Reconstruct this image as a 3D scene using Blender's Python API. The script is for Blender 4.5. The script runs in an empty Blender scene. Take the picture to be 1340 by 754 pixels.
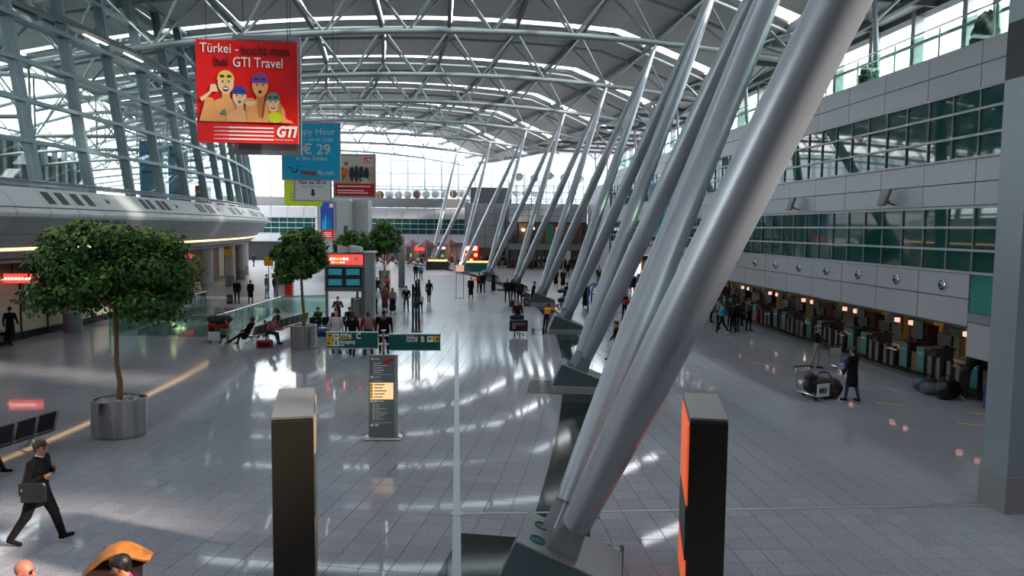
import bpy, math, random
import numpy as np
from mathutils import Vector, Matrix, Quaternion
random.seed(7)
sc = bpy.context.scene
COL = sc.collection
PI = math.pi

# ---------------------------------------------------------------- camera
EYE = 5.5
YAW, PITCH, ROLL = 0.0724743, 0.0780826, 0.010472
fwd = Vector((math.sin(YAW)*math.cos(PITCH), math.cos(YAW)*math.cos(PITCH), -math.sin(PITCH)))
rgt = Vector((math.cos(YAW), -math.sin(YAW), 0))
up_ = rgt.cross(fwd)
r2 = rgt*math.cos(ROLL) + up_*math.sin(ROLL)
u2 = up_*math.cos(ROLL) - rgt*math.sin(ROLL)
cam_data = bpy.data.cameras.new('camera')
cam_data.sensor_width = 36.0
cam_data.lens = 36.0*1000/1340
cam_data.clip_end = 2000
cam = bpy.data.objects.new('camera', cam_data)
cam.matrix_world = Matrix(((r2.x, u2.x, -fwd.x, 0), (r2.y, u2.y, -fwd.y, 0), (r2.z, u2.z, -fwd.z, EYE), (0, 0, 0, 1)))
COL.objects.link(cam)
sc.camera = cam

# ---------------------------------------------------------------- sky, sun, exposure
world = bpy.data.worlds.new('world'); sc.world = world
world.use_nodes = True
wn = world.node_tree; wn.nodes.clear()
wo = wn.nodes.new('ShaderNodeOutputWorld'); wb = wn.nodes.new('ShaderNodeBackground')
wb.inputs[0].default_value = (0.94, 0.97, 1.0, 1); wb.inputs[1].default_value = 4.6
wn.links.new(wb.outputs[0], wo.inputs[0])
sun_d = bpy.data.lights.new('sun', 'SUN'); sun_d.energy = 5.0; sun_d.angle = math.radians(3); sun_d.color = (1.0, 0.86, 0.72)
sun = bpy.data.objects.new('sun', sun_d); COL.objects.link(sun)
sun.rotation_euler = Vector((-0.86, 0.42, -0.52)).to_track_quat('-Z', 'Y').to_euler()
sc.view_settings.view_transform = 'Standard'
sc.view_settings.look = 'None'
sc.view_settings.gamma = 1.0
sc.view_settings.use_curve_mapping = False
sc.view_settings.exposure = 0.58
sc.cycles.max_bounces = 8
sc.cycles.diffuse_bounces = 4
sc.cycles.glossy_bounces = 4
sc.cycles.transparent_max_bounces = 16
sc.cycles.use_denoising = True
sc.cycles.sample_clamp_indirect = 6.0
sc.cycles.caustics_reflective = False
sc.cycles.caustics_refractive = False

# ---------------------------------------------------------------- hall geometry: the hall bends gently about a far centre
CX, CY, RAD = -163.9, 51.0, 170.0
def P(a, s, z=0.0):
    t = (s-CY)/RAD
    r = RAD+a
    return Vector((CX+r*math.cos(t), CY+r*math.sin(t), z))
def ang(s): return (s-CY)/RAD          # z rotation of things lined up with the bend
NODES = [-8.0, 5.85, 19.5, 33.2, 47.0, 60.8, 74.4, 88.0, 101.5, 114.5, 127.5]
NODEA = [7.6, 7.1, 6.5, 6.1, 6.0, 6.0, 6.0, 6.0, 6.0, 6.0, 6.0]
FEET = [11.1, 25.4, 39.8, 54.2, 67.5, 81.2, 94.5, 108.0]

# ---------------------------------------------------------------- materials
MATS = {}
def mat(name, col, rough=0.5, metal=0.0, noise=0.0, nscale=4.0, emit=None, estr=0.0, spec=0.5, coat=0.0, bump=0.0, bscale=60.0):
    if name in MATS: return MATS[name]
    m = bpy.data.materials.new(name); m.use_nodes = True
    nt = m.node_tree; b = nt.nodes['Principled BSDF']
    b.inputs['Base Color'].default_value = (*col, 1)
    b.inputs['Roughness'].default_value = rough
    b.inputs['Metallic'].default_value = metal
    b.inputs['Specular IOR Level'].default_value = spec
    if coat: b.inputs['Coat Weight'].default_value = coat; b.inputs['Coat Roughness'].default_value = 0.05
    if emit is not None:
        b.inputs['Emission Color'].default_value = (*emit, 1); b.inputs['Emission Strength'].default_value = estr
    if noise or bump:
        tc = nt.nodes.new('ShaderNodeTexCoord')
        if noise:
            n = nt.nodes.new('ShaderNodeTexNoise'); n.inputs['Scale'].default_value = nscale; n.inputs['Detail'].default_value = 3
            nt.links.new(tc.outputs['Object'], n.inputs['Vector'])
            r = nt.nodes.new('ShaderNodeValToRGB')
            r.color_ramp.elements[0].position = 0.3; r.color_ramp.elements[1].position = 0.7
            r.color_ramp.elements[0].color = (*[c*(1-noise) for c in col], 1)
            r.color_ramp.elements[1].color = (*[min(1, c*(1+noise)) for c in col], 1)
            nt.links.new(n.outputs['Fac'], r.inputs[0]); nt.links.new(r.outputs[0], b.inputs['Base Color'])
        if bump:
            n2 = nt.nodes.new('ShaderNodeTexNoise'); n2.inputs['Scale'].default_value = bscale
            nt.links.new(tc.outputs['Object'], n2.inputs['Vector'])
            bp = nt.nodes.new('ShaderNodeBump'); bp.inputs['Strength'].default_value = bump; bp.inputs['Distance'].default_value = 0.02
            nt.links.new(n2.outputs['Fac'], bp.inputs['Height']); nt.links.new(bp.outputs[0], b.inputs['Normal'])
    MATS[name] = m
    return m

def glass(name, tint=(0.86, 0.91, 0.90), refl=0.12):
    if name in MATS: return MATS[name]
    m = bpy.data.materials.new(name); m.use_nodes = True
    nt = m.node_tree; nt.nodes.clear()
    o = nt.nodes.new('ShaderNodeOutputMaterial'); mx = nt.nodes.new('ShaderNodeMixShader')
    t = nt.nodes.new('ShaderNodeBsdfTransparent'); g = nt.nodes.new('ShaderNodeBsdfGlossy')
    lw = nt.nodes.new('ShaderNodeLayerWeight'); lw.inputs['Blend'].default_value = 0.5
    pw = nt.nodes.new('ShaderNodeMath'); pw.operation = 'POWER'; pw.inputs[1].default_value = 4.0
    ma = nt.nodes.new('ShaderNodeMath'); ma.operation = 'MULTIPLY_ADD'; ma.inputs[1].default_value = 0.45; ma.inputs[2].default_value = refl*0.4
    nt.links.new(lw.outputs['Facing'], pw.inputs[0]); nt.links.new(pw.outputs[0], ma.inputs[0])
    t.inputs[0].default_value = (*tint, 1); g.inputs['Roughness'].default_value = 0.02
    nt.links.new(ma.outputs[0], mx.inputs[0]); nt.links.new(t.outputs[0], mx.inputs[1]); nt.links.new(g.outputs[0], mx.inputs[2])
    nt.links.new(mx.outputs[0], o.inputs[0])
    MATS[name] = m
    return m

def granite(name, col, rough, joints=False, amp=0.34):
    m = bpy.data.materials.new(name); m.use_nodes = True; MATS[name] = m
    nt = m.node_tree; b = nt.nodes['Principled BSDF']; N = nt.nodes.new; L = nt.links.new
    geo = N('ShaderNodeNewGeometry')
    n1 = N('ShaderNodeTexNoise'); n1.inputs['Scale'].default_value = 42; n1.inputs['Detail'].default_value = 4
    n2 = N('ShaderNodeTexNoise'); n2.inputs['Scale'].default_value = 0.35; n2.inputs['Detail'].default_value = 2
    L(geo.outputs['Position'], n1.inputs['Vector']); L(geo.outputs['Position'], n2.inputs['Vector'])
    r = N('ShaderNodeValToRGB'); r.color_ramp.elements[0].position = 0.35; r.color_ramp.elements[1].position = 0.65
    r.color_ramp.elements[0].color = (*[c*(1-amp) for c in col], 1); r.color_ramp.elements[1].color = (*[c*(1+amp) for c in col], 1)
    L(n1.outputs['Fac'], r.inputs[0])
    mp = N('ShaderNodeMapRange'); mp.inputs[3].default_value = 0.84; mp.inputs[4].default_value = 1.14
    L(n2.outputs['Fac'], mp.inputs[0])
    oi = N('ShaderNodeObjectInfo'); mo = N('ShaderNodeMapRange'); mo.inputs[3].default_value = 0.93; mo.inputs[4].default_value = 1.07
    L(oi.outputs['Random'], mo.inputs[0])
    mm = N('ShaderNodeMath'); mm.operation = 'MULTIPLY'; L(mp.outputs[0], mm.inputs[0]); L(mo.outputs[0], mm.inputs[1])
    sc_ = N('ShaderNodeVectorMath'); sc_.operation = 'SCALE'
    L(r.outputs[0], sc_.inputs[0]); L(mm.outputs[0], sc_.inputs['Scale'])
    out = sc_.outputs[0]
    if joints:
        uv = N('ShaderNodeUVMap'); br = N('ShaderNodeTexBrick'); br.offset = 0.0; br.squash = 1.0
        br.inputs['Scale'].default_value = 1.0; br.inputs['Brick Width'].default_value = 0.5; br.inputs['Row Height'].default_value = 0.5
        br.inputs['Mortar Size'].default_value = 0.006; br.inputs['Mortar Smooth'].default_value = 0.2
        br.inputs['Color1'].default_value = (0.98, 0.98, 0.98, 1); br.inputs['Color2'].default_value = (1.02, 1.02, 1.02, 1); br.inputs['Mortar'].default_value = (0.72, 0.72, 0.73, 1)
        L(uv.outputs[0], br.inputs['Vector'])
        ml = N('ShaderNodeVectorMath'); ml.operation = 'MULTIPLY'; L(out, ml.inputs[0]); L(br.outputs['Color'], ml.inputs[1]); out = ml.outputs[0]
    L(out, b.inputs['Base Color'])
    b.inputs['Roughness'].default_value = rough
    if name.startswith('floor'):          # smoother at this end of the hall, rougher far off for cleaner denoising
        sx = N('ShaderNodeSeparateXYZ'); L(geo.outputs['Position'], sx.inputs[0])
        rr = N('ShaderNodeMapRange'); rr.interpolation_type = 'SMOOTHSTEP'; rr.inputs[1].default_value = 24; rr.inputs[2].default_value = 54; rr.inputs[3].default_value = 0.045; rr.inputs[4].default_value = 0.285
        L(sx.outputs[1], rr.inputs[0]); L(rr.outputs[0], b.inputs['Roughness'])
    b.inputs['Specular IOR Level'].default_value = 0.20
    return m

M_FLOOR = granite('floor_granite', (0.345, 0.34, 0.385), 0.04)
M_FLOORJ = granite('floor_granite_far', (0.345, 0.34, 0.385), 0.28, joints=True, amp=0.04)
M_JOINT = mat('joint_grout', (0.06, 0.062, 0.065), 0.8)
M_BLACKST = granite('black_granite', (0.018, 0.022, 0.024), 0.07, amp=0.3)
M_PLINTH = granite('plinth_granite', (0.34, 0.34, 0.345), 0.35)
M_STEEL = mat('brushed_steel', (0.56, 0.55, 0.54), 0.22, 1.0, noise=0.05, nscale=3)
M_DRUM = mat('brushed_steel_drum', (0.60, 0.58, 0.57), 0.24, 1.0, noise=0.35, nscale=7)
_n = M_DRUM.node_tree; _t = [n for n in _n.nodes if n.type == 'TEX_NOISE'][0]; _m = _n.nodes.new('ShaderNodeMapping'); _m.inputs['Scale'].default_value = (1, 1, 0.03)
_c = [n for n in _n.nodes if n.type == 'TEX_COORD'][0]; _n.links.new(_c.outputs['Object'], _m.inputs['Vector']); _n.links.new(_m.outputs[0], _t.inputs['Vector'])
M_STRUT = mat('silver_paint', (0.36, 0.39, 0.43), 0.34, 0.35, noise=0.05, nscale=1.2, spec=0.6)
M_STRUTD = mat('silver_paint_base', (0.30, 0.34, 0.37), 0.38, 0.4)
M_TRUSS = mat('truss_paint', (0.36, 0.41, 0.42), 0.4, 0.2)
M_DECK = mat('roof_deck', (0.115, 0.115, 0.12), 0.6)
M_PURLIN = mat('dark_beam_paint', (0.10, 0.115, 0.12), 0.5, 0.2)
M_MULL = mat('mullion_paint', (0.22, 0.29, 0.32), 0.4, 0.2)
M_ALU = mat('aluminium_panel', (0.375, 0.385, 0.415), 0.42, 0.25, noise=0.03, nscale=0.6)
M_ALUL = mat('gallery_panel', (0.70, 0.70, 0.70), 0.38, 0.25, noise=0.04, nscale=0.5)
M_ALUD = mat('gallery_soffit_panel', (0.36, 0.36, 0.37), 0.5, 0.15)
M_GLASS = glass('clear_glass', (0.86, 0.91, 0.90), 0.10)
M_GLASSG = glass('green_glass', (0.66, 0.84, 0.78), 0.16)
M_GLASSE = glass('solar_glass', (0.58, 0.64, 0.66), 0.10)
M_SKYL = glass('skylight_glass', (0.76, 0.81, 0.83), 0.06)
M_TEAL = mat('teal_window', (0.008, 0.065, 0.058), 0.03, 0.0, spec=0.55)
M_TEALL = mat('teal_balcony_glass', (0.03, 0.22, 0.19), 0.06, 0.0, spec=0.8)
M_DARK = mat('dark_void', (0.012, 0.013, 0.014), 0.7)
M_BLACK = mat('black_plastic', (0.012, 0.012, 0.013), 0.35)
M_BLACKL = mat('black_leather', (0.015, 0.016, 0.017), 0.32)
M_CHROME = mat('chrome', (0.7, 0.7, 0.7), 0.12, 1.0)
M_WHITE = mat('white_paint', (0.75, 0.75, 0.73), 0.45)
M_BEIGE = mat('beige_wall', (0.42, 0.34, 0.25), 0.5, noise=0.06)
M_CREAM = mat('cream_wall', (0.46, 0.40, 0.31), 0.4, noise=0.05)
M_BROWN = mat('brown_wood', (0.13, 0.06, 0.03), 0.45, noise=0.2, nscale=6)
M_BACK = mat('back_wall_dark', (0.05, 0.05, 0.055), 0.6)
M_OCHRE = mat('ochre_panel', (0.62, 0.34, 0.06), 0.5)
M_TEALP = mat('teal_counter_panel', (0.01, 0.13, 0.12), 0.35)
M_COUNTER = mat('counter_laminate', (0.14, 0.12, 0.11), 0.45)
M_SIGNG = mat('sign_green', (0.004, 0.095, 0.085), 0.35)
M_RED = mat('red_print', (0.72, 0.012, 0.012), 0.35)
M_REDLIT = mat('red_lit', (0.8, 0.02, 0.02), 0.4, emit=(1.0, 0.06, 0.04), estr=1.1)
M_BLUE = mat('blue_print', (0.01, 0.50, 0.85), 0.4)
M_BLUED = mat('blue_dark', (0.01, 0.06, 0.35), 0.35)
M_CYANB = mat('blue_booth', (0.0, 0.22, 0.42), 0.35)
M_YEL = mat('yellow_print', (0.95, 0.52, 0.02), 0.4)
M_LIME = mat('lime_print', (0.55, 0.62, 0.02), 0.4)
M_FRAME = mat('billboard_frame', (0.40, 0.42, 0.44), 0.45, 0.3)
M_LED = mat('warm_strip_light', (1, 0.8, 0.5), 0.5, emit=(1.0, 0.62, 0.28), estr=1.7)
M_LAMP = mat('warm_lamp', (1, 0.9, 0.7), 0.5, emit=(1.0, 0.72, 0.42), estr=14)
M_LIT = mat('lit_white_sign', (1, 0.95, 0.85), 0.5, emit=(1.0, 0.75, 0.55), estr=1.6)
M_SCREEN = mat('screen_teal', (0.01, 0.06, 0.08), 0.2, emit=(0.05, 0.42, 0.5), estr=0.13)
M_AMBER = mat('amber_lit', (0.9, 0.5, 0.1), 0.5, emit=(1.0, 0.55, 0.2), estr=1.0)
M_STEELD = mat('dark_bronze_steel', (0.035, 0.030, 0.024), 0.36, 0.5)
M_TOPST = mat('stele_top_steel', (0.30, 0.29, 0.28), 0.35, 0.7, noise=0.08, nscale=8)
M_ORANGE = mat('orange_poster', (0.85, 0.12, 0.03), 0.4, emit=(1.0, 0.15, 0.04), estr=0.35)
M_GREY = mat('grey_paint', (0.20, 0.22, 0.235), 0.45, 0.2)
M_STELE = mat('stele_grey', (0.20, 0.225, 0.24), 0.4, 0.3)
M_CONC = mat('concrete_block', (0.30, 0.32, 0.34), 0.5, noise=0.05)
M_TRUNK = mat('tree_bark', (0.26, 0.14, 0.06), 0.8, noise=0.3, nscale=20)
M_PEBBLE = mat('grey_pebbles', (0.42, 0.42, 0.42), 0.7, noise=0.3, nscale=6)

# ---------------------------------------------------------------- object helpers
def link(o, parent=None, label=None, kind=None):
    COL.objects.link(o)
    if parent is not None: o.parent = parent
    if label: o['label'] = label
    if kind: o['kind'] = kind
    return o
def tag(o, label, cat, group=None, kind=None):
    o['label'] = label; o['category'] = cat
    if group: o['group'] = group
    if kind: o['kind'] = kind
    return o
def thing(name, label, cat, loc=(0, 0, 0), rz=0.0, group=None):
    o = bpy.data.objects.new(name, None); COL.objects.link(o)
    o.empty_display_size = 0.2
    o.location = loc; o.rotation_euler = (0, 0, rz)
    return tag(o, label, cat, group)
def struct(name, loc=(0, 0, 0), rz=0.0):
    o = bpy.data.objects.new(name, None); COL.objects.link(o); o.location = loc; o.rotation_euler = (0, 0, rz); o['kind'] = 'structure'
    return o

class MB:
    def __init__(s): s.v = []; s.f = []; s.m = []; s.mi = 0
    def add(s, vs, fs):
        n = len(s.v); s.v += [tuple(v) for v in vs]; s.f += [tuple(i+n for i in f) for f in fs]; s.m += [s.mi]*len(fs); return s
    def box(s, x0, x1, y0, y1, z0, z1, ch=0.0):
        if ch <= 0:
            vs = [(x, y, z) for z in (z0, z1) for x, y in ((x0, y0), (x1, y0), (x1, y1), (x0, y1))]
            return s.add(vs, [(3, 2, 1, 0), (4, 5, 6, 7), (0, 1, 5, 4), (1, 2, 6, 5), (2, 3, 7, 6), (3, 0, 4, 7)])
        c = ch
        def ring(i, z): return [(x0+i, y0+c, z), (x0+c, y0+i, z), (x1-c, y0+i, z), (x1-i, y0+c, z), (x1-i, y1-c, z), (x1-c, y1-i, z), (x0+c, y1-i, z), (x0+i, y1-c, z)]
        vs = ring(0, z0) + ring(0, z1-c) + ring(c*0.7, z1)
        fs = [tuple(range(7, -1, -1)), tuple(range(16, 24))]
        for k in (0, 8):
            for i in range(8): j = (i+1) % 8; fs.append((k+i, k+j, k+8+j, k+8+i))
        return s.add(vs, fs)
    def prism(s, pts, y0, y1):             # profile (x, z) pushed along y
        n = len(pts)
        vs = [(x, y0, z) for x, z in pts] + [(x, y1, z) for x, z in pts]
        fs = [tuple(range(n)), tuple(range(2*n-1, n-1, -1))] + [(i, n+i, n+(i+1) % n, (i+1) % n) for i in range(n)]
        return s.add(vs, fs)
    def extr(s, pts, z0, z1):              # plan (x, y) pushed up
        n = len(pts)
        vs = [(x, y, z0) for x, y in pts] + [(x, y, z1) for x, y in pts]
        fs = [tuple(range(n-1, -1, -1)), tuple(range(n, 2*n))] + [(i, (i+1) % n, n+(i+1) % n, n+i) for i in range(n)]
        return s.add(vs, fs)
    def tube(s, pts, rad, n=8, cap=True):
        pts = [Vector(p) for p in pts]
        if not hasattr(rad, '__len__'): rad = [rad]*len(pts)
        vs = []; fs = []; ref = None
        for i, p in enumerate(pts):
            d = (pts[min(i+1, len(pts)-1)]-pts[max(i-1, 0)]).normalized()
            if ref is None: ref = Vector((0, 0, 1)) if abs(d.z) < 0.9 else Vector((1, 0, 0))
            x = ref.cross(d).normalized(); y = d.cross(x); ref = y if abs(y.dot(d)) < .5 else ref
            for k in range(n):
                a = 2*PI*k/n; vs.append(p+(x*math.cos(a)+y*math.sin(a))*rad[i])
        for i in range(len(pts)-1):
            for k in range(n): j = (k+1) % n; fs.append((i*n+k, i*n+j, (i+1)*n+j, (i+1)*n+k))
        if cap: fs.append(tuple(range(n-1, -1, -1))); fs.append(tuple(range((len(pts)-1)*n, len(pts)*n)))
        return s.add(vs, fs)
    def lathe(s, prof, n=24, cx=0, cy=0):
        vs = []; fs = []
        for r, z in prof:
            for k in range(n): a = 2*PI*k/n; vs.append((cx+r*math.cos(a), cy+r*math.sin(a), z))
        for i in range(len(prof)-1):
            for k in range(n): j = (k+1) % n; fs.append((i*n+k, i*n+j, (i+1)*n+j, (i+1)*n+k))
        fs.append(tuple(range(n-1, -1, -1))); fs.append(tuple(range((len(prof)-1)*n, len(prof)*n)))
        return s.add(vs, fs)
    def blob(s, c, r, n=10, m=6, jit=0.0):
        vs = []; fs = []
        for i in range(m+1):
            t = PI*i/m
            for k in range(n):
                a = 2*PI*k/n; q = 1+random.uniform(-jit, jit)
                vs.append((c[0]+r[0]*math.sin(t)*math.cos(a)*q, c[1]+r[1]*math.sin(t)*math.sin(a)*q, c[2]-r[2]*math.cos(t)*q))
        for i in range(m):
            for k in range(n): j = (k+1) % n; fs.append((i*n+k, i*n+j, (i+1)*n+j, (i+1)*n+k))
        return s.add(vs, fs)
    def mesh(s, name, mats, smooth=False):
        me = bpy.data.meshes.new(name); me.from_pydata(s.v, [], s.f)
        if not isinstance(mats, (list, tuple)): mats = [mats]
        for m in mats: me.materials.append(m)
        if any(s.m): me.polygons.foreach_set('material_index', s.m)
        if smooth:
            me.polygons.foreach_set('use_smooth', [True]*len(me.polygons))
            try: me.set_sharp_from_angle(angle=math.radians(42))
            except Exception: pass
        me.update(); return me
    def obj(s, name, mats, parent=None, smooth=False, label=None, kind=None, loc=None, rz=None):
        o = bpy.data.objects.new(name, s.mesh(name, mats, smooth))
        if loc is not None: o.location = loc
        if rz is not None: o.rotation_euler = (0, 0, rz)
        return link(o, parent, label, kind)

_shared = {}
def shared(shape, m):
    k = (shape, m.name)
    if k not in _shared:
        b = MB()
        if shape == 'box': b.box(-.5, .5, -.5, .5, -.5, .5)
        elif shape == 'cyl': b.tube([(0, 0, 0), (0, 0, 1)], 1.0, 12)
        elif shape == 'cyl6': b.tube([(0, 0, 0), (0, 0, 1)], 1.0, 6)
        _shared[k] = b.mesh(shape, m, smooth=shape != 'box')
    return _shared[k]
def rod(name, p0, p1, r, m, parent, shape='cyl', label=None):
    p0 = Vector(p0); p1 = Vector(p1); d = p1-p0
    o = bpy.data.objects.new(name, shared(shape, m))
    q = d.to_track_quat('Z', 'Y')
    o.matrix_world = Matrix.Translation(p0) @ q.to_matrix().to_4x4() @ Matrix.Diagonal((r, r, d.length, 1))
    return link(o, parent, label)
def beam(name, p0, p1, w, h, m, parent, upv=(0, 0, 1), label=None):   # box beam, w across, h along up
    p0 = Vector(p0); p1 = Vector(p1); d = (p1-p0); x = d.normalized(); z = Vector(upv); y = z.cross(x).normalized(); z = x.cross(y)
    o = bpy.data.objects.new(name, shared('box', m))
    R = Matrix((( x.x, y.x, z.x, 0), (x.y, y.y, z.y, 0), (x.z, y.z, z.z, 0), (0, 0, 0, 1)))
    o.matrix_world = Matrix.Translation((p0+p1)/2) @ R @ Matrix.Diagonal((d.length, w, h, 1))
    return link(o, parent, label)
def slab(name, c, size, m, parent, rz=0.0, label=None):
    o = bpy.data.objects.new(name, shared('box', m))
    o.matrix_world = Matrix.Translation(c) @ Matrix.Rotation(rz, 4, 'Z') @ Matrix.Diagonal((*size, 1))
    return link(o, parent, label)
def quad4(name, p, th, m, parent, label=None):       # thick panel over four corners p (counter-clockwise seen from outside)
    p = [Vector(q) for q in p]; n = (p[1]-p[0]).cross(p[3]-p[0]).normalized()*th
    b = MB(); b.add(p+[q-n for q in p], [(0, 1, 2, 3), (7, 6, 5, 4), (0, 4, 5, 1), (1, 5, 6, 2), (2, 6, 7, 3), (3, 7, 4, 0)])
    return b.obj(name, m, parent, label=label)
FONT_SHEAR = 0.0
def text(body, size, loc, rz, m, parent, align='LEFT', ext=0.004, name='lettering', shear=0.0, sx=1.0, bold=0.0):
    c = bpy.data.curves.new(name, 'FONT'); c.body = body; c.size = size; c.align_x = align; c.align_y = 'BOTTOM_BASELINE'
    c.extrude = ext; c.shear = shear; c.offset = bold; c.resolution_u = 3
    c.materials.append(m)
    o = bpy.data.objects.new(name, c); o.location = loc; o.rotation_euler = (PI/2, 0, rz); o.scale = (sx, 1, 1)
    return link(o, parent)
def flat(name, pts, y, th, m, parent):               # flat print: polygon in the x-z plane, facing -y
    b = MB(); b.prism(pts, y, y+th); return b.obj(name, m, parent)
def ell(cx, cz, rx, rz, n=20, a0=0, a1=360):
    return [(cx+rx*math.cos(math.radians(a0+(a1-a0)*i/(n-1 if a1-a0 < 360 else n))), cz+rz*math.sin(math.radians(a0+(a1-a0)*i/(n-1 if a1-a0 < 360 else n)))) for i in range(n)]
# ================================================================ FLOOR
floor = struct('floor')
def quadmesh(name, cells, z, m, parent, kind=None, uvs=None, th=0.0):
    b = MB()
    for c in cells: b.add([(p.x, p.y, z) for p in c], [(0, 1, 2, 3)])
    o = b.obj(name, m, parent, kind=kind)
    if uvs is not None:
        uvl = o.data.uv_layers.new(name='UVMap')
        uvl.data.foreach_set('uv', [c for cell in uvs for uv in cell for c in uv])
    return o
MB().box(-80, 60, -12, 190, -0.3, -0.012).obj('floor_slab', M_JOINT, floor)
TS = 0.5
def tile_verts(c4, g=0.0045, top=0.0, bev=0.004):
    ctr = sum(c4, Vector())/4
    out = []
    for k, (ins, z) in enumerate(((g, -0.012), (g, top-bev*0.6), (g+bev, top))):
        for p in c4:
            d = ctr-p
            q = p+Vector((math.copysign(ins, d.x), math.copysign(ins, d.y), 0)); out.append((q.x, q.y, z))
    return out
TF = [(8, 9, 10, 11)]+[(4+i, 4+(i+1) % 4, 8+(i+1) % 4, 8+i) for i in range(4)]+[(i, (i+1) % 4, 4+(i+1) % 4, 4+i) for i in range(4)]
FAR_S = 44.0
tiles = []
for j in range(int(-6/TS), int(FAR_S/TS)):                       # left field: rows follow the bend
    for i in range(-52, -1):
        a0 = i*TS-0.05; s0 = j*TS
        if a0+TS > -0.54: continue
        c4 = [P(a0, s0), P(a0+TS, s0), P(a0+TS, s0+TS), P(a0, s0+TS)]
        c = sum(c4, Vector())/4
        tiles.append((c, c4))
for j in range(int(-6/TS), int(FAR_S/TS)):                       # right field: square to the check-in wall
    for i in range(-8, 44):
        x0 = i*TS+0.25; y0 = j*TS
        c = Vector((x0+TS/2, y0+TS/2, 0))
        t = math.atan2(c.y-CY, c.x-CX); a = (c-Vector((CX, CY, 0))).length-RAD
        if a < 0.5: continue
        tiles.append((c, [Vector((x0, y0, 0)), Vector((x0+TS, y0, 0)), Vector((x0+TS, y0+TS, 0)), Vector((x0, y0+TS, 0))]))
def inview(c, m=1.03):
    v = c-Vector((0, 0, EYE)); d = v.dot(fwd)
    if d < 1: return False
    return abs(v.dot(r2)/d) < 0.67*m and -0.377*m < v.dot(u2)/d < 0.45
near = sorted([t for t in tiles if inview(t[0])], key=lambda t: (t[0]-Vector((0, 0, EYE))).length)
first = near[:290]; fs_ = set(id(t) for t in first)
for c, c4 in first:
    b = MB(); b.add([(v[0]-c.x, v[1]-c.y, v[2]) for v in tile_verts(c4)], TF)
    b.obj('tile', M_FLOOR, floor, loc=c)
b = MB()
vis = [t for t in tiles if id(t) not in fs_ and t[0].length > 8]
for c, c4 in vis: b.add(tile_verts(c4), TF)
b.obj('floor_tiles', M_FLOOR, floor, kind='stuff')
# beyond, and behind the camera, the joints are finer than the picture can show
cells = []; uvs = []
def field(a0, a1, s0, s1, na, ns):
    for i in range(na):
        for j in range(ns):
            A0 = a0+(a1-a0)*i/na; A1 = a0+(a1-a0)*(i+1)/na; S0 = s0+(s1-s0)*j/ns; S1 = s0+(s1-s0)*(j+1)/ns
            cells.append([P(A0, S0), P(A1, S0), P(A1, S1), P(A0, S1)]); uvs.append([(A0, S0), (A1, S0), (A1, S1), (A0, S1)])
field(-26.0, -0.5, FAR_S, 150, 4, 40)
field(-90, -26.05, -6, 150, 4, 50)
quadmesh('floor_field', cells, 0.0, M_FLOORJ, floor, uvs=uvs)
cells = []; uvs = []
def fieldx(xl, x1, y0, y1, ny):
    for j in range(ny):
        Y0 = y0+(y1-y0)*j/ny; Y1 = y0+(y1-y0)*(j+1)/ny
        L0 = xl(Y0); L1 = xl(Y1)
        cells.append([Vector((L0, Y0, 0)), Vector((x1, Y0, 0)), Vector((x1, Y1, 0)), Vector((L1, Y1, 0))]); uvs.append([(L0+.25, Y0), (x1+.25, Y0), (x1+.25, Y1), (L1+.25, Y1)])
def arcx(a): return lambda Y: CX+math.sqrt(max(1, (RAD+a)**2-(Y-CY)**2))
fieldx(arcx(0.5), 40, FAR_S, 150, 40)
fieldx(lambda y: 22.25, 40, -6, FAR_S, 2)
quadmesh('floor_field', cells, 0.0, M_FLOORJ, floor, uvs=uvs)
# dark granite band that carries the strut feet, one piece between each pair of feet
Ss = [-7.0]+FEET+[125]
for k in range(len(Ss)-1):
    n = max(3, int((Ss[k+1]-Ss[k])/1.5)); b = MB()
    for i in range(n):
        s0 = Ss[k]+(Ss[k+1]-Ss[k])*i/n; s1 = Ss[k]+(Ss[k+1]-Ss[k])*(i+1)/n
        c = [P(-.55, s0), P(.55, s0), P(.55, s1), P(-.55, s1)]
        b.add([(p.x, p.y, 0.004) for p in c]+[(p.x, p.y, -0.01) for p in c], [(0, 1, 2, 3), (0, 4, 5, 1), (2, 6, 7, 3), (3, 7, 4, 0), (1, 5, 6, 2)])
    b.obj('granite_band', M_BLACKST, floor, label='dark granite band set in the floor')
for s in FEET[:6]:
    c = P(0.0, s); MB().box(-1.75, 1.15, -.66, 1.6, -0.01, 0.007).obj('granite_plate', M_BLACKST, floor, loc=(c.x, c.y, 0), rz=ang(s))
# steel expansion joint cover along and across
b = MB()
b.box(-0.075, 0.075, -6, 130, 0.0, 0.008); b.box(-0.045, 0.045, -6, 130, 0.008, 0.014)
M_COVER = mat('joint_cover', (0.42, 0.46, 0.50), 0.35, 0.6)
b.obj('joint_cover', M_COVER, floor, loc=(0.02, 0, 0))
MB().box(0.1, 20, -0.035, 0.035, 0.0, 0.011).obj('joint_cover', M_COVER, floor, loc=(0, 14.36, 0))
MB().lathe([(0.13, 0), (0.13, 0.016), (0.1, 0.02)], 20).obj('joint_cap', M_COVER, floor, loc=(0.03, 14.36, 0))
for px, py in ((14.9, 20.6), (15.9, 18.2), (13.9, 23.2), (16.2, 21.8), (12.6, 30.5)):
    MB().box(-.42, .42, -.06, .06, 0, .005).obj('floor_marking', mat('floor_tape', (0.55, 0.30, 0.05), 0.4), floor, loc=(px, py, 0), rz=-0.5, label='worn orange marking on the floor')

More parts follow.
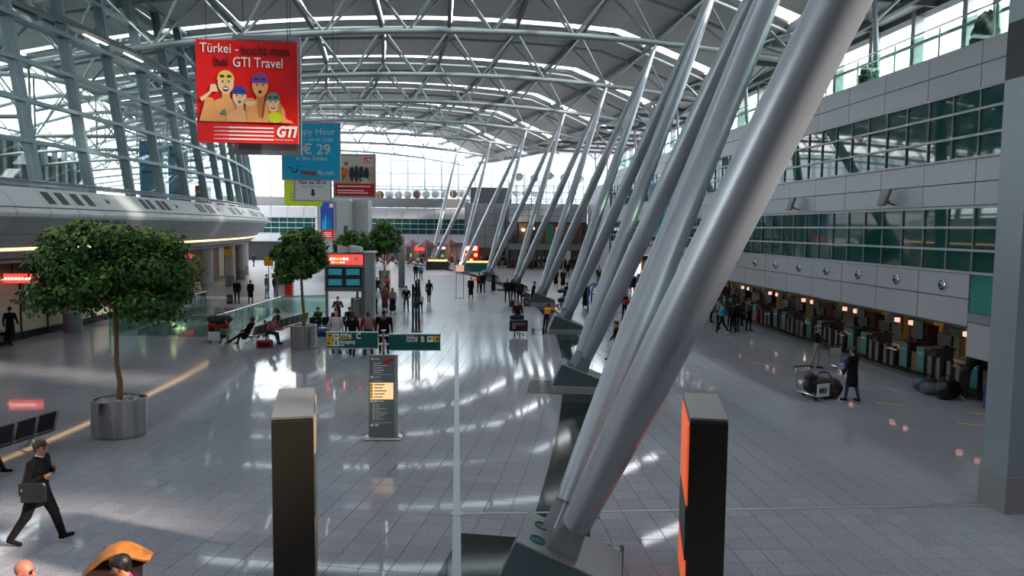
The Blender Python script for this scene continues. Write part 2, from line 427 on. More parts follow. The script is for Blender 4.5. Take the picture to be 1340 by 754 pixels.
# ================================================================ ROOF
def hb(a):   # height of the bottom chords
    return 17.3-0.0036*(a+5)**2
def depth(a): return 3.1 if a <= 6 else max(0.55, 3.1-(a-6)*0.27)
def hr(a): return hb(a)+depth(a)+0.35
ceiling = struct('ceiling')
A_L, A_R = -36.5, 13.6
for k, s in enumerate(NODES[2:]):
    tr = bpy.data.objects.new('roof_truss', None); COL.objects.link(tr); tr['kind'] = 'structure'
    def chord(ds, dz, r, a0=A_L, a1=A_R, nm='chord'):
        n = 26
        pts = [P(a0+(a1-a0)*i/n, s+ds, hb(a0+(a1-a0)*i/n)+(depth(a0+(a1-a0)*i/n) if dz else 0)) for i in range(n+1)]
        MB().tube(pts, r, 10).obj(nm, M_TRUSS, tr, smooth=True)
    chord(0, 0, 0.19); chord(-1.75, 1, 0.11); chord(1.75, 1, 0.11)
    j = 0
    NA_ = NODEA[k+2]
    for i in range(-9, 3):
        ab = NA_+5*i
        if ab < A_L: continue
        for da in (-2.5, 2.5):
            at_ = ab+da
            if at_ < A_L or at_ > A_R: continue
            for ds in (-1.75, 1.75):
                rod('diagonal', P(ab, s, hb(ab)), P(at_, s+ds, hb(at_)+depth(at_)), 0.075, M_TRUSS, tr)
        if ab+2.5 < A_R:
            rod('crosspiece', P(ab+2.5, s-1.75, hb(ab+2.5)+depth(ab+2.5)), P(ab+2.5, s+1.75, hb(ab+2.5)+depth(ab+2.5)), 0.06, M_TRUSS, tr)
# corrugated deck bays, skylight strips, beams running along the hall
m = bpy.data.materials.new('roof_deck_ribbed'); m.use_nodes = True; nt = m.node_tree; pb = nt.nodes['Principled BSDF']
pb.inputs['Base Color'].default_value = (0.60, 0.58, 0.57, 1); pb.inputs['Roughness'].default_value = 0.5; pb.inputs['Metallic'].default_value = 0.3
tc = nt.nodes.new('ShaderNodeUVMap'); wv = nt.nodes.new('ShaderNodeTexWave'); wv.bands_direction = 'Y'; wv.inputs['Scale'].default_value = 1.3
nt.links.new(tc.outputs[0], wv.inputs['Vector'])
bp = nt.nodes.new('ShaderNodeBump'); bp.inputs['Strength'].default_value = 0.9; bp.inputs['Distance'].default_value = 0.08
nt.links.new(wv.outputs['Fac'], bp.inputs['Height']); nt.links.new(bp.outputs[0], pb.inputs['Normal'])
M_RIB = m
EDG = [-36.5]+[-31.5+5*i for i in range(10)]
EDG = [-36.5, -31.5, -26.5, -21.5, -16.5, -11.5, -6.5, -1.5, 3.5, 8.5, 13.5, 16.0]
bays = [(-12.0, NODES[2]-3.9, NODES[2]-1.9)]
segs = []
prev = -12.0
for s in NODES[1:]:
    segs.append((prev, s-3.7, s-2.1)); prev = s-2.1
for (s0, s1, s2) in segs:
    for i in range(len(EDG)-1):
        a0, a1 = EDG[i]+0.12, EDG[i+1]-0.12
        am = (a0+a1)/2
        ns = 3; vs = []; fs = []; uv = []
        for q in range(ns+1):
            S = s0+(s1-s0)*q/ns
            for a in (a0, am, a1): vs.append(P(a, S, hr(a)))
        for q in range(ns):
            for c in (0, 1): fs.append((q*3+c, q*3+c+1, q*3+c+4, q*3+c+3)[::-1])
        n0 = len(vs); vs += [v+Vector((0, 0, .15)) for v in vs]; fs += [tuple(x+n0 for x in f)[::-1] for f in fs]
        bb = MB(); bb.add(vs, fs); o = bb.obj('roof_panel', M_RIB, ceiling)
        u = o.data.uv_layers.new(name='UVMap')
        for lp in o.data.loops: v = o.data.vertices[lp.vertex_index].co; u.data[lp.index].uv = ((v.x-CX), v.y)
        if s2 < 126 and a1 < 8.6:
            quad4('skylight_pane', [P(a0, s1, hr(a0)+.12), P(a0, s2, hr(a0)+.12), P(a1, s2, hr(a1)+.12), P(a1, s1, hr(a1)+.12)], 0.03, M_SKYL, ceiling)
for i, a in enumerate(EDG):
    for k in range(len(NODES)-1):
        s0, s1 = NODES[k], NODES[k+1]
        beam('roof_beam', P(a, s0-.05, hr(a)-.14), P(a, s1-.05, hr(a)-.14), 0.26, 0.42, M_PURLIN, ceiling)
beam('roof_beam', P(-20, -12, 20.3), P(12, -12, 20.3), 0.4, 0.5, M_PURLIN, ceiling)

# ================================================================ STRUT PAIRS
def strut(p0, p1, parent, R=0.31):
    n = 22; pts = []; rad = []
    p0 = Vector(p0); p1 = Vector(p1)
    for i in range(n+1):
        t = i/n; pts.append(p0.lerp(p1, t))
        r = R*(0.70+0.30*min(1, t/0.16)**0.8) if t < .16 else R*(1.0 if t < .5 else 1-0.62*((t-.5)/.5)**1.3)
        rad.append(r)
    MB().tube(pts, rad, 32).obj('strut', M_STRUT, parent, smooth=True)
ORD = ['nearest', 'second nearest', 'third nearest', 'fourth', 'fifth', 'sixth', 'seventh', 'farthest']
for k, s in enumerate(FEET):
    c = P(0.22 if k == 0 else 0, s-(.3 if k == 0 else 0)); rz = ang(s)
    lab = ['nearest pair of huge silver struts leaning right from one pedestal', 'second pair of leaning silver struts from the front',
           'third pair of leaning silver struts, beside the person in the orange vest', 'fourth pair of leaning silver struts counted from the front',
           'fifth pair of leaning silver struts, behind the group with trolleys', 'sixth pair of leaning silver struts from the front',
           'third from last pair of leaning silver struts', 'second from last pair of leaning silver struts'][k]
    t = thing('strut_pair', lab, 'strut pair', c, rz, 'leaning V-shaped strut pairs along the hall')
    Mi = Matrix.Rotation(-rz, 4, 'Z') @ Matrix.Translation(-c)
    zb = 0.80
    for sg in (-1, 1):
        q_ = k+1+(1 if sg > 0 else 0)
        top = Mi @ P(NODEA[q_], NODES[q_], hb(NODEA[q_])-.1)
        base = Vector((-0.02-sg*.10, sg*0.27, zb)); dirv = (top-base).normalized()
        strut(base+dirv*0.50, top, t, (.30 if k == 0 else .275) if sg < 0 else .27)
        bb = MB(); bb.tube([base+dirv*0.05, base+dirv*0.62], [0.13, 0.13], 12)
        for off in (-0.10, 0.10):           # fork plates holding the pin
            u = dirv; w = Vector((0, 1, 0)); x = w.cross(u).normalized()
            q = base+w*off
            pts = [q-x*.24-u*.12, q+x*.24-u*.12, q+x*.15+u*.62, q-x*.15+u*.62]
            th = w*0.03
            bb.add([p-th for p in pts]+[p+th for p in pts], [(3, 2, 1, 0), (4, 5, 6, 7), (0, 1, 5, 4), (1, 2, 6, 5), (2, 3, 7, 6), (3, 0, 4, 7)])
        bb.obj('foot_bracket', M_STRUTD, t)
    # plinth, sloping body, cover plate with two round ports
    MB().box(-.92, .92, -.64, .64, 0, .26, 0.02).obj('plinth', M_PLINTH, t)
    MB().prism([(-.90, .26), (.90, .26), (.88, .40), (-.52, .96), (-.60, .96)], -.60, .60).obj('pedestal', mat('pedestal_teal', (0.10, 0.145, 0.16), 0.4, 0.3), t)
    sl = math.atan2(.40-.98, .94+.60)
    pl = MB(); pl.box(-.80, .80, -.615, .615, 0, .03, .008)
    o = pl.obj('cover_plate', mat('cover_plate_steel', (0.30, 0.32, 0.33), 0.38, 0.6), t)
    o.rotation_euler = (0, -sl, 0); o.location = (0.16, 0, 0.695)
    if k < 5:
        for yy in (-.14, 0.40):
            v = MB(); v.lathe([(.125, 0.03), (.125, .045), (.10, .048), (.095, .032)], 20)
            p = v.obj('port', mat('port_rim', (0.03, 0.12, 0.12), 0.3, 0.4), t); p.parent = o; p.location = (-.52, yy-.15, 0.0)
        if k < 2:
            v = MB()
            for i in range(9):
                for (bx, by) in ((-.75, -.57+i*.14), (.75, -.57+i*.14)): v.lathe([(.014, .03), (.014, .036)], 8, bx, by)
            p = v.obj('screws', M_STRUTD, t, kind='stuff'); p.parent = o

# ================================================================ LEFT GALLERY AND GLASS FRONT
AG = -23.4
wl = struct('wall_left')
PROF = [(0, 6.98), (.70, 6.16), (.82, 6.02), (.82, 5.9), (.74, 5.78), (-.43, 4.46), (-.50, 4.34), (-1.2, 3.78)]
MOD = 2.4; S0 = 3.0
M_VENT = mat('vent_dark', (0.02, 0.03, 0.03), 0.4)
nmod = 39
def gp(o, s, dz=0): return P(AG+o[0], s, o[1]+dz)
for k in range(nmod):
    s0 = S0+k*MOD; s1 = s0+MOD-.035
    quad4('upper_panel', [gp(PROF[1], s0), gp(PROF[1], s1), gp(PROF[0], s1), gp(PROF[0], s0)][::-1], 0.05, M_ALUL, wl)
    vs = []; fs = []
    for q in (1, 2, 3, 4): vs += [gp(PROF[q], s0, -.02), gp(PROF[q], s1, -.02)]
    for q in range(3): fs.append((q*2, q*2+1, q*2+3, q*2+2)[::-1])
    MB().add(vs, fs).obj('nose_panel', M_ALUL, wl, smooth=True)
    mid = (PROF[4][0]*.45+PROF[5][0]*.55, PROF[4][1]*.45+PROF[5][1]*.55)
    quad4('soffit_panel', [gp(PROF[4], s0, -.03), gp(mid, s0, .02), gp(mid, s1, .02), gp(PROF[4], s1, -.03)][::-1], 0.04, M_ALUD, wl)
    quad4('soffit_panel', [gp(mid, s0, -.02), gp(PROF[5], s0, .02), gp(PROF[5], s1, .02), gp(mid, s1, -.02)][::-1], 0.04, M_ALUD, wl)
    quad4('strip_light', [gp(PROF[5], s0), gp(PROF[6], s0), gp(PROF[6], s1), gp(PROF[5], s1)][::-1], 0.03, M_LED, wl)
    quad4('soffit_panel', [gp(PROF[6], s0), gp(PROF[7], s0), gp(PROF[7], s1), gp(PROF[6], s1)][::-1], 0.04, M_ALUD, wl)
    # vents and round nozzles on the sloping face
    def face(u, ss, off=.02):
        a = PROF[1][0]*(1-u)+PROF[0][0]*u; z = PROF[1][1]*(1-u)+PROF[0][1]*u
        return P(AG+a+off*.76, ss, z+off*.65)
    if k % 4 in (0, 1) and k > 3:
        for f0 in (0.22, 0.60) if k >= 16 else ((0.10, 0.56) if k % 8 < 6 else (0.3,)):
            quad4('vent', [face(.18, s0+MOD*f0, .03), face(.18, s0+MOD*(f0+.26), .03), face(.82, s0+MOD*(f0+.26), .03), face(.82, s0+MOD*f0, .03)][::-1], 0.03, M_VENT, wl)
    elif k % 4 in (2,):
        c = face(.5, s0+MOD*.5, .02); n = Vector((.76, 0, .65))
        v = MB(); v.lathe([(.20, 0), (.20, .03), (.14, .05), (.13, .01)], 20)
        v.mi = 1; v.lathe([(.09, 0.01), (.08, .06), (.02, .08)], 14)
        p = v.obj('nozzle', [M_ALUD, M_VENT], wl, smooth=True); p.location = c; p.rotation_euler = n.to_track_quat('Z', 'Y').to_euler()
SE = S0+nmod*MOD
# gallery deck, ceiling below it, hand rail
def band(name, o0, o1, z, th, m, parent, s0=S0, s1=SE, step=2.4, kind=None):
    b = MB(); n = int((s1-s0)/step)
    for i in range(n):
        a = s0+(s1-s0)*i/n; c = s0+(s1-s0)*(i+1)/n
        q = [P(AG+o0, a), P(AG+o1, a), P(AG+o1, c), P(AG+o0, c)]
        b.add([(p.x, p.y, z) for p in q]+[(p.x, p.y, z-th) for p in q], [(0, 1, 2, 3), (7, 6, 5, 4), (0, 4, 5, 1), (1, 5, 6, 2), (2, 6, 7, 3), (3, 7, 4, 0)])
    return b.obj(name, m, parent, kind=kind)
band('gallery_deck', -14, 0.0, 6.6, 0.25, M_GREY, wl)
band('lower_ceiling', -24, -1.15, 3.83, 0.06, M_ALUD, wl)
band('gallery_core', -24, -0.9, 6.3, 2.4, M_DARK, wl)
for z, r in ((7.14, .035), (7.34, .02)):
    MB().tube([P(AG-.05, S0+i*2.4, z) for i in range(nmod+1)], r, 6).obj('hand_rail', M_STEEL, wl, smooth=True)
for k in range(0, nmod+1): rod('rail_post', P(AG-.05, S0+k*2.4, 6.9), P(AG-.05, S0+k*2.4, 7.34), .02, M_STEEL, wl)
# leaning mullions, transoms and panes
HT = [6.9, 7.3, 9.1, 10.9, 12.7, 14.6, 15.3, 17.2, 19.2]
def lean(z): return AG-.45-(z-7)*0.145
MS = [S0+1.2+4.8*i for i in range(19)]
for i, s in enumerate(MS):
    p0 = P(lean(6.6), s, 6.6); p1 = P(lean(19.6), s, 19.6)
    tdir = Vector((-math.sin(ang(s)), math.cos(ang(s)), 0))
    beam('mullion', p0, p1, .24, .50, M_MULL, wl, upv=tdir.cross((p1-p0).normalized()))
    if i < len(MS)-1:
        s2 = MS[i+1]
        for h in HT[1:]:
            big = h in (14.6,)
            beam('transom', P(lean(h)+.1, s, h), P(lean(h)+.1, s2, h), .34 if not big else .7, .17 if not big else .22, M_MULL, wl)
        for q in range(1, len(HT)-1):
            z0, z1 = HT[q]+.1, HT[q+1]-.1
            quad4('pane', [P(lean(z0), s+.15, z0), P(lean(z0), s2-.15, z0), P(lean(z1), s2-.15, z1), P(lean(z1), s+.15, z1)][::-1], .02, M_GLASS, wl)
# service walkway along the glass, above the big transom
M_WARML = mat('walkway_lamp', (1, .9, .8), .5, emit=(1.0, .86, .72), estr=3)
for i in range(len(MS)-1):
    beam('walkway_beam', P(lean(15.3)+.9, MS[i], 15.15), P(lean(15.3)+.9, MS[i+1], 15.15), .10, .22, M_PURLIN, wl)
    if i in (7, 8): beam('walkway_lamp', P(lean(15)+.62, MS[i]+1, 14.95), P(lean(15)+.62, MS[i]+3.6, 14.95), .12, .06, M_WARML, wl)
# structure outside the glass: long curved tubes, a low building, and the far end cap
out = struct('outside_canopy')
for i, s in enumerate([8+9.5*k for k in range(11)]):
    pts = [P(AG-2.6-t*24, s+t*3, 12.4+3.6*math.sin(PI*min(1, t*1.1+.05))-t*5) for t in [j/10 for j in range(11)]]
    MB().tube(pts, .16, 8).obj('canopy_arch', M_TRUSS, out, smooth=True)
    pts2 = [P(AG-2.6-t*24, s+t*3, 10.6+1.2*math.sin(PI*t)-t*3.5) for t in [j/10 for j in range(11)]]
    MB().tube(pts2, .12, 8).obj('canopy_arch', M_TRUSS, out, smooth=True)
    for j in range(0, 10):
        rod('canopy_brace', pts[j], pts2[j+1] if j % 2 else pts2[j], .06, M_TRUSS, out, 'cyl6')
        if j < 10 and j % 2: rod('canopy_brace', pts[j], pts2[j-1], .06, M_TRUSS, out, 'cyl6')
for j, off in enumerate((-6, -12, -18, -24)):
    MB().tube([P(AG-2.6+off, 8+9.5*k, 13.0-j*.8) for k in range(11)], .09, 6).obj('canopy_purlin', M_TRUSS, out, smooth=True)
nb = struct('outside_building')
for k in range(6):
    s = 18+11*k; c = P(AG-19, s)
    MB().box(-4, 4, -5.2, 5.2, 0, [13.2, 12.2, 13.6, 12.6, 11.8, 11.0][k]).obj('building_block', mat('outside_teal', (0.05, 0.10, 0.10), .5), nb, loc=c, rz=ang(s))
    for j in range(5): slab('building_fin', Matrix.Rotation(ang(s), 4, 'Z') @ Vector((4.15, -4.2+j*2.1, 0))+c+Vector((0, 0, 10.2)), (.3, .5, 2.6), M_TRUSS, nb, ang(s))
# upper lounge pieces seen through the glass
for (a, s, lab, mm, w, h) in ((AG-2.0, 52.0, 'curved blue booth panel behind the gallery glass, left one', M_CYANB, 2.6, 4.2), (AG-2.0, 58.0, 'curved blue booth panel behind the gallery glass, right one', M_CYANB, 2.6, 4.4), (AG-2.0, 66, 'dark red display case behind the gallery glass', M_BROWN, 3, 2)):
    c = P(a, s, 6.6); b = MB(); n = 10
    pts = [(math.cos(t)*.9-.9+.0, math.sin(t)*w/2) for t in [-1.4+2.8*i/n for i in range(n+1)]]
    pts += [(x-.12, y*.95) for x, y in pts[::-1]]
    b.extr(pts, 0, h); o = b.obj('booth_panel', mm, None, loc=c, rz=ang(s)); tag(o, lab, 'panel')
# ================================================================ RIGHT WALL
wr = struct('wall_right')
XF = 16.0; YA, YB = 4.16, 80.0
NM = int((YB-22.76)/2.655)
seams = [22.76+2.655*k for k in range(-7, NM+1)]
def rpanel(y0, y1, z0, z1, m=None, name='wall_panel', x=XF):
    return slab(name, (x+.04, (y0+y1)/2, (z0+z1)/2), (.08, y1-y0-.03, z1-z0-.03), m or M_ALU, wr)
for k in range(len(seams)-1):
    y0, y1 = seams[k], seams[k+1]
    for z0, z1 in ((10.68, 11.40), (9.97, 10.68), (7.08, 7.80), (6.36, 7.08)): rpanel(y0, y1, z0, z1)
    if y0 > 22: 
        rpanel(y0, y1, 3.43, 4.22); rpanel(y0, y1, 2.56, 3.43)
    else:
        rpanel(y0, y1, 1.62, 2.72)
        slab('balcony_glass', (XF+.06, (y0+y1)/2, 3.72), (.04, y1-y0-.04, 1.4), M_TEALL, wr)
        slab('wall_panel', (XF+.04, (y0+y1)/2, 2.87), (.1, y1-y0-.01, .28), M_GREY, wr)
MU = [22.72+1.2755*k-1.2755*14 for k in range(14+int((YB-22.72)/1.2755)+1)]
for z0, z1, tr in ((7.82, 9.95, (9.31, 8.53)), (4.24, 6.33, (5.67, 4.96))):
    for i, y in enumerate(MU):
        slab('window_mullion', (XF+.01, y, (z0+z1)/2), (.06, .055, z1-z0), M_GREY, wr)
        if i == len(MU)-1: continue
        zs = [z1]+list(tr)+[z0]
        for q in range(3):
            slab('window_pane', (XF+.04, y+.638, (zs[q]+zs[q+1])/2), (.02, 1.2, zs[q]-zs[q+1]-.05), M_TEAL, wr)
    for z in list(tr)+[z0+.02, z1-.02]:
        slab('window_transom', (XF+.0, (MU[0]+MU[-1])/2, z), (.08, MU[-1]-MU[0], .075), M_ALU, wr)
MB().box(XF+.2, XF+.4, YA, YB, 2.56, 11.3).obj('wall_core', M_DARK, wr)
MB().box(XF+.1, 23.5, YA, YB, 11.1, 11.35).obj('upper_deck', M_GREY, wr)
MB().box(XF+.05, 22.6, YA, YB, 2.50, 2.60).obj('counter_hall_ceiling', M_BACK, wr)
# eyeball air nozzles
for k in range(-0, 12):
    y = seams[7]+2.655*k+1.32
    v = MB(); v.lathe([(.19, 0), (.19, .02), (.15, .05), (.14, .0)], 22); v.mi = 1; v.blob((0.03, 0, .03), (.12, .12, .10), 12, 6); v.mi = 2; v.lathe([(.06, .09), (.06, .15), (.02, .15)], 12, .05, 0)
    o = v.obj('air_nozzle', [M_STEEL, M_ALU, M_BLACK], wr, smooth=True); o.location = (XF-.01, y, 3.79); o.rotation_euler = Vector((-1, 0, 0)).to_track_quat('Z', 'Y').to_euler()
# floodlights above the lower windows
for k, (y, lab) in enumerate(((27.1, 'grey floodlight bracketed to the right wall, nearer one'), (34.95, 'grey floodlight on the right wall, second from the front'), (43, 'grey floodlight on the right wall, third from the front'), (51, 'grey floodlight on the right wall, farthest'))):
    t = thing('floodlight', lab, 'floodlight', (XF, y, 6.62), 0, 'floodlights on the right wall')
    MB().box(-.5, -.36, -.24, .24, -.30, .30, .02).obj('lamp_body', M_GREY, t).rotation_euler = (0, .35, 0)
    b = MB(); b.tube([(0, 0, -.12), (-.38, 0, -.02)], .03, 8); b.tube([(-.3, -.2, 0), (-.3, .2, 0)], .025, 8); b.obj('bracket', M_STEELD, t, smooth=True)
# parapet balustrade, columns and sloping glass above
for k in range(0, len(seams)-1):
    y0, y1 = seams[k], seams[k+1]
    slab('balustrade_pane', (XF+.3, (y0+y1)/2, 11.9), (.02, y1-y0-.06, .95), M_GLASSG, wr)
    rod('balustrade_post', (XF+.3, y0, 11.3), (XF+.3, y0, 12.45), .03, M_STEEL, wr)
for z in (12.5, 12.15): MB().tube([(XF+.3, YA, z), (XF+.3, YB, z)], .03, 8).obj('hand_rail', M_STEEL, wr, smooth=True)
XG = 23.2
for k in range(0, 27):
    y0 = 2+4.0*k; y1 = y0+4.0
    slab('mullion', (XG, y0, 13.9), (.5, .34, 5.6), M_ALU, wr)
    for q, (z0, z1) in enumerate(((11.3, 13.2), (13.2, 15.0), (15.0, 17.4))):
        slab('pane', (XG, (y0+y1)/2, (z0+z1)/2), (.03, 3.8, z1-z0-.1), M_GLASS, wr)
        slab('transom', (XG, (y0+y1)/2, z1), (.2, 3.8, .10), M_ALU, wr)
    if k % 2 == 0:   # branching roof posts on the upper deck
        rod('roof_post', (19.6, y0+1, 11.3), (19.2, y0+1, 16.4), .12, M_STRUTD, wr)
        rod('post_branch', (19.25, y0+1, 15.2), (17.6, y0+1, 16.7), .09, M_STRUTD, wr); rod('post_branch', (19.25, y0+1, 15.2), (20.8, y0+1, 16.7), .09, M_STRUTD, wr)
# flat eaves roof between the arched roof and the outer glass
for k in range(0, 23):
    y0 = 2+4.9*k
    quad4('eaves_panel', [(24.0, y0, 16.75), (24.0, y0+4.86, 16.75), (CX+math.sqrt((RAD+15.2)**2-(y0+4.86-CY)**2), y0+4.86, 17.0), (CX+math.sqrt((RAD+15.2)**2-(y0-CY)**2), y0, 17.0)], .18, M_RIB, ceiling)
    beam('eaves_beam', (23.6, y0, 16.5), (CX+math.sqrt((RAD+13)**2-(y0-CY)**2), y0, 16.8), .22, .35, M_PURLIN, ceiling)
MB().box(23.0, 23.7, 2, 112, 16.35, 16.9).obj('eaves_edge', M_PURLIN, ceiling)
for i, (y, r, lab) in enumerate(((24.3, .55, 'dark green rounded plant behind the parapet, middle one'), (21.6, .75, 'dark green rounded plant behind the parapet nearest the square pillar'), (31.5, .45, 'small dark green plant behind the parapet, farthest from the pillar'))):
    b = MB()
    for q in range(16): b.blob((random.uniform(-.4, .4)*r, random.uniform(-.5, .5)*r, .35+random.uniform(0, 1.1)*r), (.45*r, .45*r, .6*r), 8, 5, .25)
    b.tube([(0, 0, 0), (0, 0, .5)], .2, 10)
    o = b.obj('shrub', mat('shrub_green', (.015, .07, .045), .6), None, loc=(XF+1.2, y, 11.35)); tag(o, lab, 'plant', 'plants on the upper deck')
# big square pillar
pl_ = struct('pillar', (0, 0, 0))
px0, px1, py0, py1 = 10.77, 13.2, 13.9, 14.62
MB().box(px0-.04, px1, py0-.04, py1+.04, 0, .74, .01).obj('plinth', mat('pillar_plinth', (0.30, 0.29, 0.285), .35, .3), pl_)
MB().box(px0, px1, py0, py1, .74, 8.5).obj('shaft', M_STRUTD, pl_)
MB().box(px0+.35, px1+.01, py0-.015, py1+.02, .74, 8.2).obj('front_cladding', M_STEELD, pl_)
MB().box(px0, px1, py0, py1, 8.5, 9.6).obj('dark_collar', M_BLACK, pl_)
MB().box(px0, px1, py0, py1, 9.6, 18.5).obj('shaft_top', M_STRUTD, pl_)

# ================================================================ CHECK-IN HALL
def lamp_pt(loc, e, col=(1, .68, .36), r=.15):
    d = bpy.data.lights.new('ceiling_spot', 'AREA'); d.energy = e; d.color = col; d.size = 0.8
    o = bpy.data.objects.new('ceiling_spot', d); o.location = loc; COL.objects.link(o); tag(o, 'warm ceiling lamp', 'lamp', 'ceiling lamps')
MB().box(21.8, 22.0, YA, YB, 0, 2.5).obj('back_partition', mat('checkin_back', (.10, .07, .03), .6), wr)
MB().box(17.25, 17.75, 20, 76, 0, .13).obj('counter_kerb', M_STEELD, wr)
bays_ = [24.2+4.1*k for k in range(13)]
for k, y in enumerate(bays_):
    lab = ['check-in island nearest the square pillar, teal front panels', 'second check-in island from the pillar, with teal front panels', 'third check-in island from the pillar', 'fourth check-in island from the pillar', 'fifth check-in island from the pillar', 'sixth check-in island, partly behind the queue'][k] if k < 6 else 'far check-in island hidden among the queue by the right wall'
    lab = lab if k < 6 else lab.replace('far', ['sixth', 'seventh', 'eighth', 'ninth', 'tenth', 'eleventh', 'twelfth', 'farthest'][k-5]+' far')
    t = thing('checkin_counter', lab, 'counter', (17.45, y, .0), 0, 'check-in counters along the right wall')
    for dy in (-.55, .55):
        slab('front_panel', (.28, dy, .66), (.06, .50, .95), M_TEALP, t, label='teal front panel')
        slab('panel_label', (.24, dy, .90), (.02, .32, .035), M_WHITE, t)
        slab('counter_top', (.75, dy*1.45, 1.14), (1.0, .75, .05), M_COUNTER, t)
        slab('desk', (.85, dy*1.5, .62), (.7, .6, .98), M_COUNTER, t)
        o = thing('monitor', 'black monitor on the %s check-in island, %s side' % (['first', 'second', 'third', 'fourth', 'fifth', 'sixth', 'seventh', 'eighth', 'ninth', 'tenth', 'eleventh', 'twelfth', 'thirteenth'][k], 'near' if dy < 0 else 'far'), 'monitor', (18.45, y+dy*1.6, 1.165), 0, 'check-in monitors')
        MB().box(-.05, .05, -.42, .42, .10, .52, .01).obj('screen_case', M_BLACK, o); MB().box(-.1, .1, -.12, .12, 0, .1).obj('stand', M_BLACK, o)
    slab('divider', (.6, 0, .5), (.5, .34, .74), M_BROWN, t)
    for dy in (-1.25, 1.25, -1.75, 1.75):
        slab('scale_post', (.25, dy, .52), (.14, .22, .78), M_COUNTER, t)
    for dy in (-1.5, 1.5): slab('belt_mouth', (.45, dy, .45), (.2, .3, .62), M_BLACK, t)
    slab('barrier_rail', (.05, 1.0, .82), (.05, .7, .035), M_STEEL, t)
    # warm back wall unit and overhead board
    w = slab('back_wall_panel', (20.6, y, 1.4), (.1, 2.0, 1.9), M_OCHRE, wr); slab('back_wall_panel', (20.4, y+1.6, 1.3), (.1, 1.1, 1.8), M_CREAM, wr)
    slab('back_cabinet', (20.0, y-1.2, .8), (.5, 1.3, 1.6), M_BROWN, wr)
    for q, dy in enumerate((-.75, .75)):
        h = thing('overhead_board', 'dark green board with a lit number over the %s check-in island, %s side' % (['first', 'second', 'third', 'fourth', 'fifth', 'sixth', 'seventh', 'eighth', 'ninth', 'tenth', 'eleventh', 'twelfth', 'thirteenth'][k], 'near' if q == 0 else 'far'), 'sign', (17.35, y+dy, 2.5), 0, 'overhead check-in boards')
        slab('board', (0, dy*.25, -.46), (.10, .62, .30), mat('overhead_green', (.004, .03, .02), .4), h)
        slab('number_box', (-.02, -dy*.38, -.44), (.12, .20, .17), mat('number_lit', (.8, .4, .3), .5, emit=(1.0, .5, .38), estr=.8), h)
        c = text(str(181-2*k-q) if 0 else '', .1, (0, 0, 0), 0, M_RED, h) if 0 else None
        slab('hanger', (0, 0, -.16), (.03, .03, .32), M_STEEL, h)
    lamp_pt((21.2, y+.4, 2.42), 20)
# numbers that can be read on the two nearest boards
# ================================================================ FAR WALLS
wf = struct('wall_far')
def frontwall(x0, x1, y, z0, z1, m, name='wall_panel', step=2.6, zs=1.15):
    nx = max(1, round((x1-x0)/step)); nz = max(1, round((z1-z0)/zs))
    for i in range(nx):
        for j in range(nz):
            a0 = x0+(x1-x0)*i/nx; a1 = x0+(x1-x0)*(i+1)/nx; b0 = z0+(z1-z0)*j/nz; b1 = z0+(z1-z0)*(j+1)/nz
            slab(name, ((a0+a1)/2, y, (b0+b1)/2), (a1-a0-.05, .12, b1-b0-.05), m, wf)
M_SHOP = mat('shop_interior', (.22, .12, .05), .6, noise=.5, nscale=1.3)
# wall A: two storeys of shops right of the struts
YA_ = 104.0
frontwall(7.0, 17.8, YA_, 6.35, 8.9, M_ALU, zs=.85); frontwall(7.0, 17.8, YA_, 2.55, 3.45, M_GREY, zs=.9)
MB().box(7.0, 17.8, YA_+.2, YA_+7, 0, 8.8).obj('wall_core', M_DARK, wf)
for i in range(9):
    x = 7.3+1.2*i
    slab('shop_front', (x+.55, YA_+.08, 4.85), (1.05, .1, 2.7), [M_BACK, M_SHOP, M_BACK, M_BROWN, mat('shop_green', (.05, .22, .13), .5), M_BACK, M_SHOP, M_BROWN, M_BACK][i], wf)
    slab('shop_pillar', (x, YA_+.0, 4.85), (.12, .3, 2.8), M_SHOP, wf)
    slab('shop_front', (x+.55, YA_+.1, 1.25), (1.05, .1, 2.5), [M_BACK, M_SHOP, M_BROWN, M_BACK, M_BACK, M_SHOP, M_ALUL, M_BACK, M_BROWN][i], wf)
slab('lit_sign', (10.1, YA_-.05, 5.5), (.9, .06, .3), M_LIT, wf); slab('lit_sign', (13.6, YA_-.05, 4.9), (.25, .06, 1.6), M_REDLIT, wf); slab('lit_sign', (9.0, YA_-.05, 5.3), (.35, .06, .25), M_LAMP, wf)
# wall B: blank projecting block
MB().box(1.2, 7.5, 112, 120, 0, 9.1).obj('wall_core', M_DARK, wf)
frontwall(1.2, 7.0, 111.9, 2.6, 9.1, M_CONC, zs=1.6, step=1.5)
MB().box(2.0, 8.0, 113, 121, 9.1, 11.4).obj('plant_room', mat('plantroom_grey', (.12, .13, .14), .5), wf)
slab('shop_front', (3.9, 111.85, 1.3), (5.4, .1, 2.6), M_BROWN, wf)
